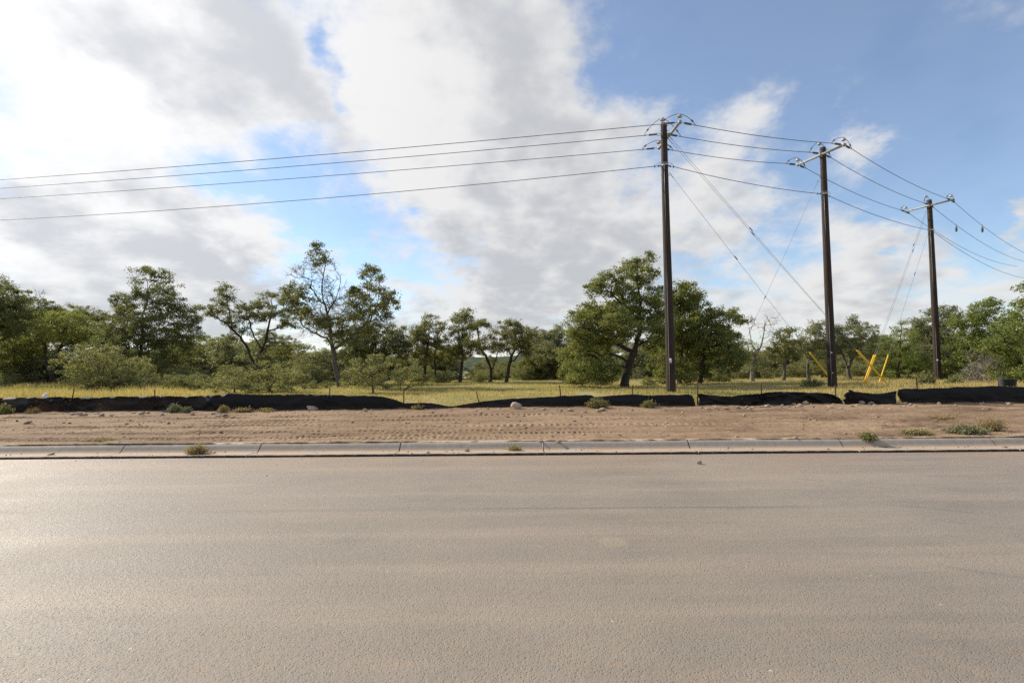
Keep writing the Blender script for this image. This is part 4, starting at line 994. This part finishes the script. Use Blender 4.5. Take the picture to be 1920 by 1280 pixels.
# ------------------------------------------------------------------ weeds and rocks on the verge
def surf(x, y):
    sv = S_of(x, y)
    if sv < 0: return -.043
    if sv < .76: return float(np.interp(sv, [0, .44, .53, .585, .655, .76], [0, -.014, .0, .055, .13, .16]))
    return gz(x, y) if sv < 7.2 else float(far_z(np.array([x]), np.array([y]), np.array([sv]))[0])
def hit(px, py):
    d = ray(px, py); a = 2.0
    for t in np.arange(2.0, 60.0, .02):
        p = EYE + d * t
        if p[2] < surf(p[0], p[1]): return p, surf(p[0], p[1])
    return p, surf(p[0], p[1])
def weed(label, px, py, w, h, style, seed, s=None, nst=60, lsz=.05, straw=0.0, group='weeds on the dirt verge', depth=None):
    """bushy low plant at pixel (its foot), w/h in metres"""
    rng = np.random.default_rng(seed); p, zz = hit(px, py); base = np.array([p[0], p[1], zz])
    root = empty('weed', base, label, 'weed', group)
    mb = MB(); L = []; 
    for k in range(nst):
        a = rng.uniform(0, 6.28); r = rng.random() ** .6; o = np.array([math.cos(a) * r * w * .5, math.sin(a) * r * w * .30, 0])
        tip = o * rng.uniform(.75, 1.25) + np.array([rng.normal() * .04, rng.normal() * .04, h * rng.uniform(.4, 1.1) * (1 - .55 * r * r)])
        st = o * .35 + np.array([0, 0, -.02]); mid = (st + tip) / 2 + rng.normal(size=3) * .03 * h / .3
        mb.tube([st, mid, tip], [.005, .004, .002], 3, cap=False)
        m = 16; f = rng.uniform(.35, 1.05, m)[:, None]; L.append(st * (1 - f) + tip * f + rng.normal(size=(m, 3)) * .035)
    o = link('stems', mb.mesh('stems', [M['weed_stem']]), root)
    L = np.concatenate(L); V, q = leaf_quads(L, rng, lsz, rng.normal(size=L.shape) * .4, .3, .35 if straw > .5 else .5)
    c = np.array({'green': (.23, .225, .095), 'sage': (.22, .22, .125), 'straw': (.36, .25, .11), 'olive': (.24, .22, .08), 'brown': (.20, .13, .075)}[style])
    col = c[None] * rng.uniform(.6, 1.35, (len(L), 1)); sy = rng.random(len(L)) < straw; col[sy] = np.array([.40, .30, .14]) * rng.uniform(.7, 1.2, (sy.sum(), 1))
    me = mesh_np('leaves', V, q, [M['weed']]); add_col(me, 'tint', np.repeat(col, 4, 0)); link('leaves', me, root)
M['weed_stem'] = m_simple('weed_stem', (.16, .12, .06), (.25, .19, .09), 20, .9)
weed('dry brown tumbleweed clump lying in the gutter at left', 370, 851, .52, .2, 'straw', 1, nst=110, lsz=.035, straw=.5)
weed('small dry clump in the gutter in the middle of the kerb', 965, 845, .28, .1, 'olive', 2, nst=50, lsz=.03, straw=.5)
weed('small green weed growing over the kerb top at right', 1628, 824, .3, .16, 'green', 3, nst=60, lsz=.045)
weed('broad grey-green weed on the verge above the kerb, far right', 1812, 813, .95, .2, 'sage', 4, nst=170, lsz=.045, straw=.1)
weed('straw-coloured dry weed behind the broad grey-green one, far right', 1858, 808, .75, .4, 'straw', 5, nst=130, lsz=.035, straw=.7)
weed('low green creeping weed on the verge left of the broad far-right weed', 1722, 814, .8, .1, 'green', 6, nst=90, lsz=.04, straw=.25)
weed('flat straw-coloured weed patch high on the verge at right', 1765, 784, .8, .07, 'straw', 7, nst=60, lsz=.04, straw=.6)
weed('olive bushy weed against the silt fence left of the nearest pole', 1121, 765, .72, .36, 'olive', 8, nst=130, lsz=.05, straw=.3)
weed('rounded olive weed against the silt fence just left of the nearest pole foot', 1217, 764, .46, .25, 'olive', 9, nst=90, lsz=.05, straw=.35)
weed('grey sagebrush-like tuft before the silt fence at left', 327, 773, .42, .3, 'sage', 10, nst=90, lsz=.05)
weed('smaller grey tuft right of the sage tuft before the silt fence', 350, 773, .32, .18, 'sage', 11, nst=60, lsz=.045)
weed('orange-straw tuft at the fence seam at left', 418, 773, .28, .22, 'straw', 12, nst=60, lsz=.05, straw=.6)
weed('brown dry tuft row below the fence right of the seam at left', 455, 772, .75, .13, 'brown', 13, nst=80, lsz=.05, straw=.5)
weed('green leafy weed at the left edge before the silt fence', 8, 776, .5, .34, 'olive', 14, nst=70, lsz=.055)
weed('dry brown stubble below the fence at far left', 62, 775, .5, .25, 'brown', 15, nst=30, lsz=.04, straw=.3)
weed('green weed poking through the crumpled silt fence right of the gap', 1392, 757, .42, .14, 'green', 16, nst=50, lsz=.05)
weed('dry thin stalks before the silt fence at far right', 1815, 753, .9, .36, 'straw', 17, nst=24, lsz=.04, straw=.8)
weed('dry thin stalks before the silt fence at the right edge', 1905, 752, .7, .36, 'straw', 18, nst=20, lsz=.04, straw=.8)
weed('thin straw line of dead grass below the fence at left', 500, 771, .8, .1, 'straw', 19, nst=40, lsz=.05, straw=.8)
weed('little dry sprig before the collapsed silt fence', 783, 767, .35, .15, 'olive', 20, nst=30, lsz=.045, straw=.5)
weed('yellow-green grass smear on the verge above the kerb at left', 190, 827, .8, .05, 'green', 21, nst=50, lsz=.035, straw=.4)
weed('green leafy plant behind the fence beside the far-right stake', 1738, 724, 1.0, .75, 'green', 22, nst=80, lsz=.09, group='leafy plants behind the silt fence')
weed('green leafy plant behind the fence right of the farthest pole', 1788, 722, .9, .5, 'green', 23, nst=80, lsz=.09, group='leafy plants behind the silt fence')
weed('dark green plant clump in the grass before the middle pole', 1522, 726, 1.4, .5, 'green', 24, nst=120, lsz=.07, group='leafy plants behind the silt fence')

def rock_mesh(seed):
    rng = np.random.default_rng(seed)
    import bmesh
    bm = bmesh.new(); bmesh.ops.create_icosphere(bm, subdivisions=2, radius=1.0)
    pl = [unit(rng.normal(size=3)) for _ in range(9)]; dd = rng.uniform(.55, .9, 9)
    for v in bm.verts:
        p = np.array(v.co)
        for n_, d_ in zip(pl, dd):
            k = p @ n_
            if k > d_: p = p - n_ * (k - d_)
        p += rng.normal(size=3) * .035; v.co = p
    me = bpy.data.meshes.new('rock'); bm.to_mesh(me); bm.free(); me.materials.append(M['rock']); return me
ROCKS = [rock_mesh(i) for i in range(8)]
def rock(px, py, wpx, hpx, label, group=None, seed=0, name='rock'):
    rng = np.random.default_rng(seed + int(px)); p, zz = hit(px, py + hpx * .5); k = p[1] / FPX
    o = link(name, ROCKS[int(rng.integers(0, 8))]); rx, rz = wpx * k * .55, hpx * k * .62
    o.scale = (rx, rx * rng.uniform(.7, 1.1), rz); o.rotation_euler = (rng.uniform(-.3, .3), rng.uniform(-.3, .3), rng.uniform(-.5, .5)); o.location = (p[0], p[1], zz + rz * .45)
    tag(o, label, 'rock', group); return o
rock(967, 759, 23, 16, 'big pitted orange-tan boulder before the sagging silt fence, middle of picture')
rock(585, 764, 23, 9, 'pale-topped flat boulder before the fence, left of centre')
rock(1312, 866, 10, 8, 'whitish stone lying alone on the road')
rock(876, 843, 11, 7, 'pinkish stone in the gutter by the kerb face')
rock(94, 851, 16, 4, 'dark brown clod in the gutter at far left')
rock(1014, 826, 9, 4, 'pale stone on the kerb top at a joint')
rock(1046, 828, 9, 4, 'brown stone on the kerb top right of centre')
rock(1510, 755, 13, 9, 'upright orange limestone block before the crumpled fence piece')
rock(1615, 754, 13, 8, 'orange limestone block below the short drooping fence piece')
rock(1633, 754, 11, 8, 'tan limestone block beside the orange one below the short fence piece')
rock(52, 791, 14, 4, 'flat pale stone on the verge at far left')
rock(1491, 820, 10, 4, 'brown stone at the verge edge above the kerb at right')
rng_ = np.random.default_rng(77)
for q, (a, b, yb, nn) in enumerate([(125, 300, 774, 16), (300, 430, 774, 7), (680, 700, 768, 3), (900, 1130, 767, 12), (1310, 1440, 762, 12), (1440, 1590, 759, 16), (1590, 1720, 757, 12), (1720, 1900, 756, 6)]):
    for i in range(nn):
        rock(rng_.uniform(a, b), yb + rng_.uniform(-2, 4), rng_.uniform(4, 12), rng_.uniform(2.5, 6), ['small tan limestone chunk at the fence foot between the two left stakes', 'small tan stone at the fence foot by the sage tufts', 'small stone before the fence where it begins to sag', 'small pale stone beside the big boulder at the fence foot', 'small limestone chunk at the crumpled fence foot, left half', 'small limestone chunk at the crumpled fence foot, right half', 'small limestone chunk before the short drooping fence piece', 'small pale stone before the taut fence at the right'][q], 'limestone chunks along the silt fence', seed=i)

def gravel():
    rng = np.random.default_rng(31); n = 3600
    s = np.where(rng.random(n) < .22, rng.uniform(-2.2, .55, n), rng.uniform(.9, 7.3, n)); x = rng.uniform(-20, 20, n); y = y_of(x, s)
    z = np.where(s > .8, ground_z(x, y) + .015 * (rng.random(n)), np.where(s > 0, 0.0, -.05))
    r = rng.uniform(.008, .022, n) * (1 + 1.6 * (rng.random(n) < .08)); r = np.where(s < 0, r * .6, r)
    u = np.array([(1, 0, 0), (-1, 0, 0), (0, 1, 0), (0, -1, 0), (0, 0, 1), (0, 0, -1)], float); f = np.array([(0, 2, 4), (2, 1, 4), (1, 3, 4), (3, 0, 4), (2, 0, 5), (1, 2, 5), (3, 1, 5), (0, 3, 5)])
    V = np.stack([x, y, z], 1)[:, None] + u[None] * (r[:, None, None] * rng.uniform(.6, 1.4, (n, 6, 1))) * np.array([1.2, 1.2, .7])
    q = (np.arange(n)[:, None, None] * 6 + f[None]).reshape(-1, 3)
    me = mesh_np('gravel', V.reshape(-1, 3), q, [M['gravel']])
    col = np.array([.34, .25, .17])[None] * rng.uniform(.4, 1.5, (n, 1)); add_col(me, 'tint', np.repeat(col, 6, 0))
    tag(link('gravel', me), 'loose gravel scattered over the verge and road edge', 'gravel', kind='stuff')
M['gravel'] = m_vcol('gravel_stone', .9, 0.0, .2)
gravel()

# white pipe end and dark tub half hidden behind the fence
p = fence_xyz(84, 750, FS + .9)
mb = MB(); tip = fence_xyz(87, 737, FS + .9); b_ = fence_xyz(81, 751, FS + .9); mb.tube([np.array([b_[0], b_[1], gz(b_[0], b_[1])]), b_, tip - unit(tip - b_) * .03, tip], [.06, .06, .055, .03], 12)
mb.tube([tip - unit(tip - b_) * .16, tip - unit(tip - b_) * .10], [.07, .07], 12)
tag(mb.build('pipe_stub', M['whiteplastic'], origin=(b_[0], b_[1], gz(b_[0], b_[1]))), 'white pipe end sticking up behind the silt fence at far left', 'pipe')
def tub():
    c = at(1889, 716, 22.5); c[2] = max(c[2] - .2, gz(c[0], c[1]) + .1); root = empty('plastic_tub', (c[0], c[1], gz(c[0], c[1])), 'black tub lying behind the silt fence near the right edge', 'tub')
    zt = at(1889, 711, 22.5)[2]; zb = gz(c[0], c[1]); mb = MB()
    mb.tube([(c[0], c[1], zb), (c[0], c[1], zb + .05), (c[0], c[1], zt - .05), (c[0], c[1], zt)], [.22, .26, .31, .30], 18); mb.build('body', M['blackplastic'], root, smooth=True)
    mb = MB(); an = np.linspace(0, 2 * np.pi, 20); mb.tube(np.stack([c[0] + .32 * np.cos(an), c[1] + .32 * np.sin(an), 0 * an + zt - .02], 1), .022, 6, cap=False); mb.build('rim', M['blackplastic'], root, smooth=True)
    b = at(1875, 722, 22.3); t = at(1874, 706, 22.3); zb = gz(b[0], b[1]); mb = MB()
    mb.tube([(b[0], b[1], zb - .05), (b[0] + .01, b[1], zb + .3), (t[0], b[1], t[2] - .1), (t[0] + .03, b[1], t[2])], [.09, .075, .06, .02], 9)
    tag(mb.build('tree_stump', M['deadwood'], origin=(b[0], b[1], zb)), 'grey split stump standing beside the black tub at the right edge', 'stump')
tub()
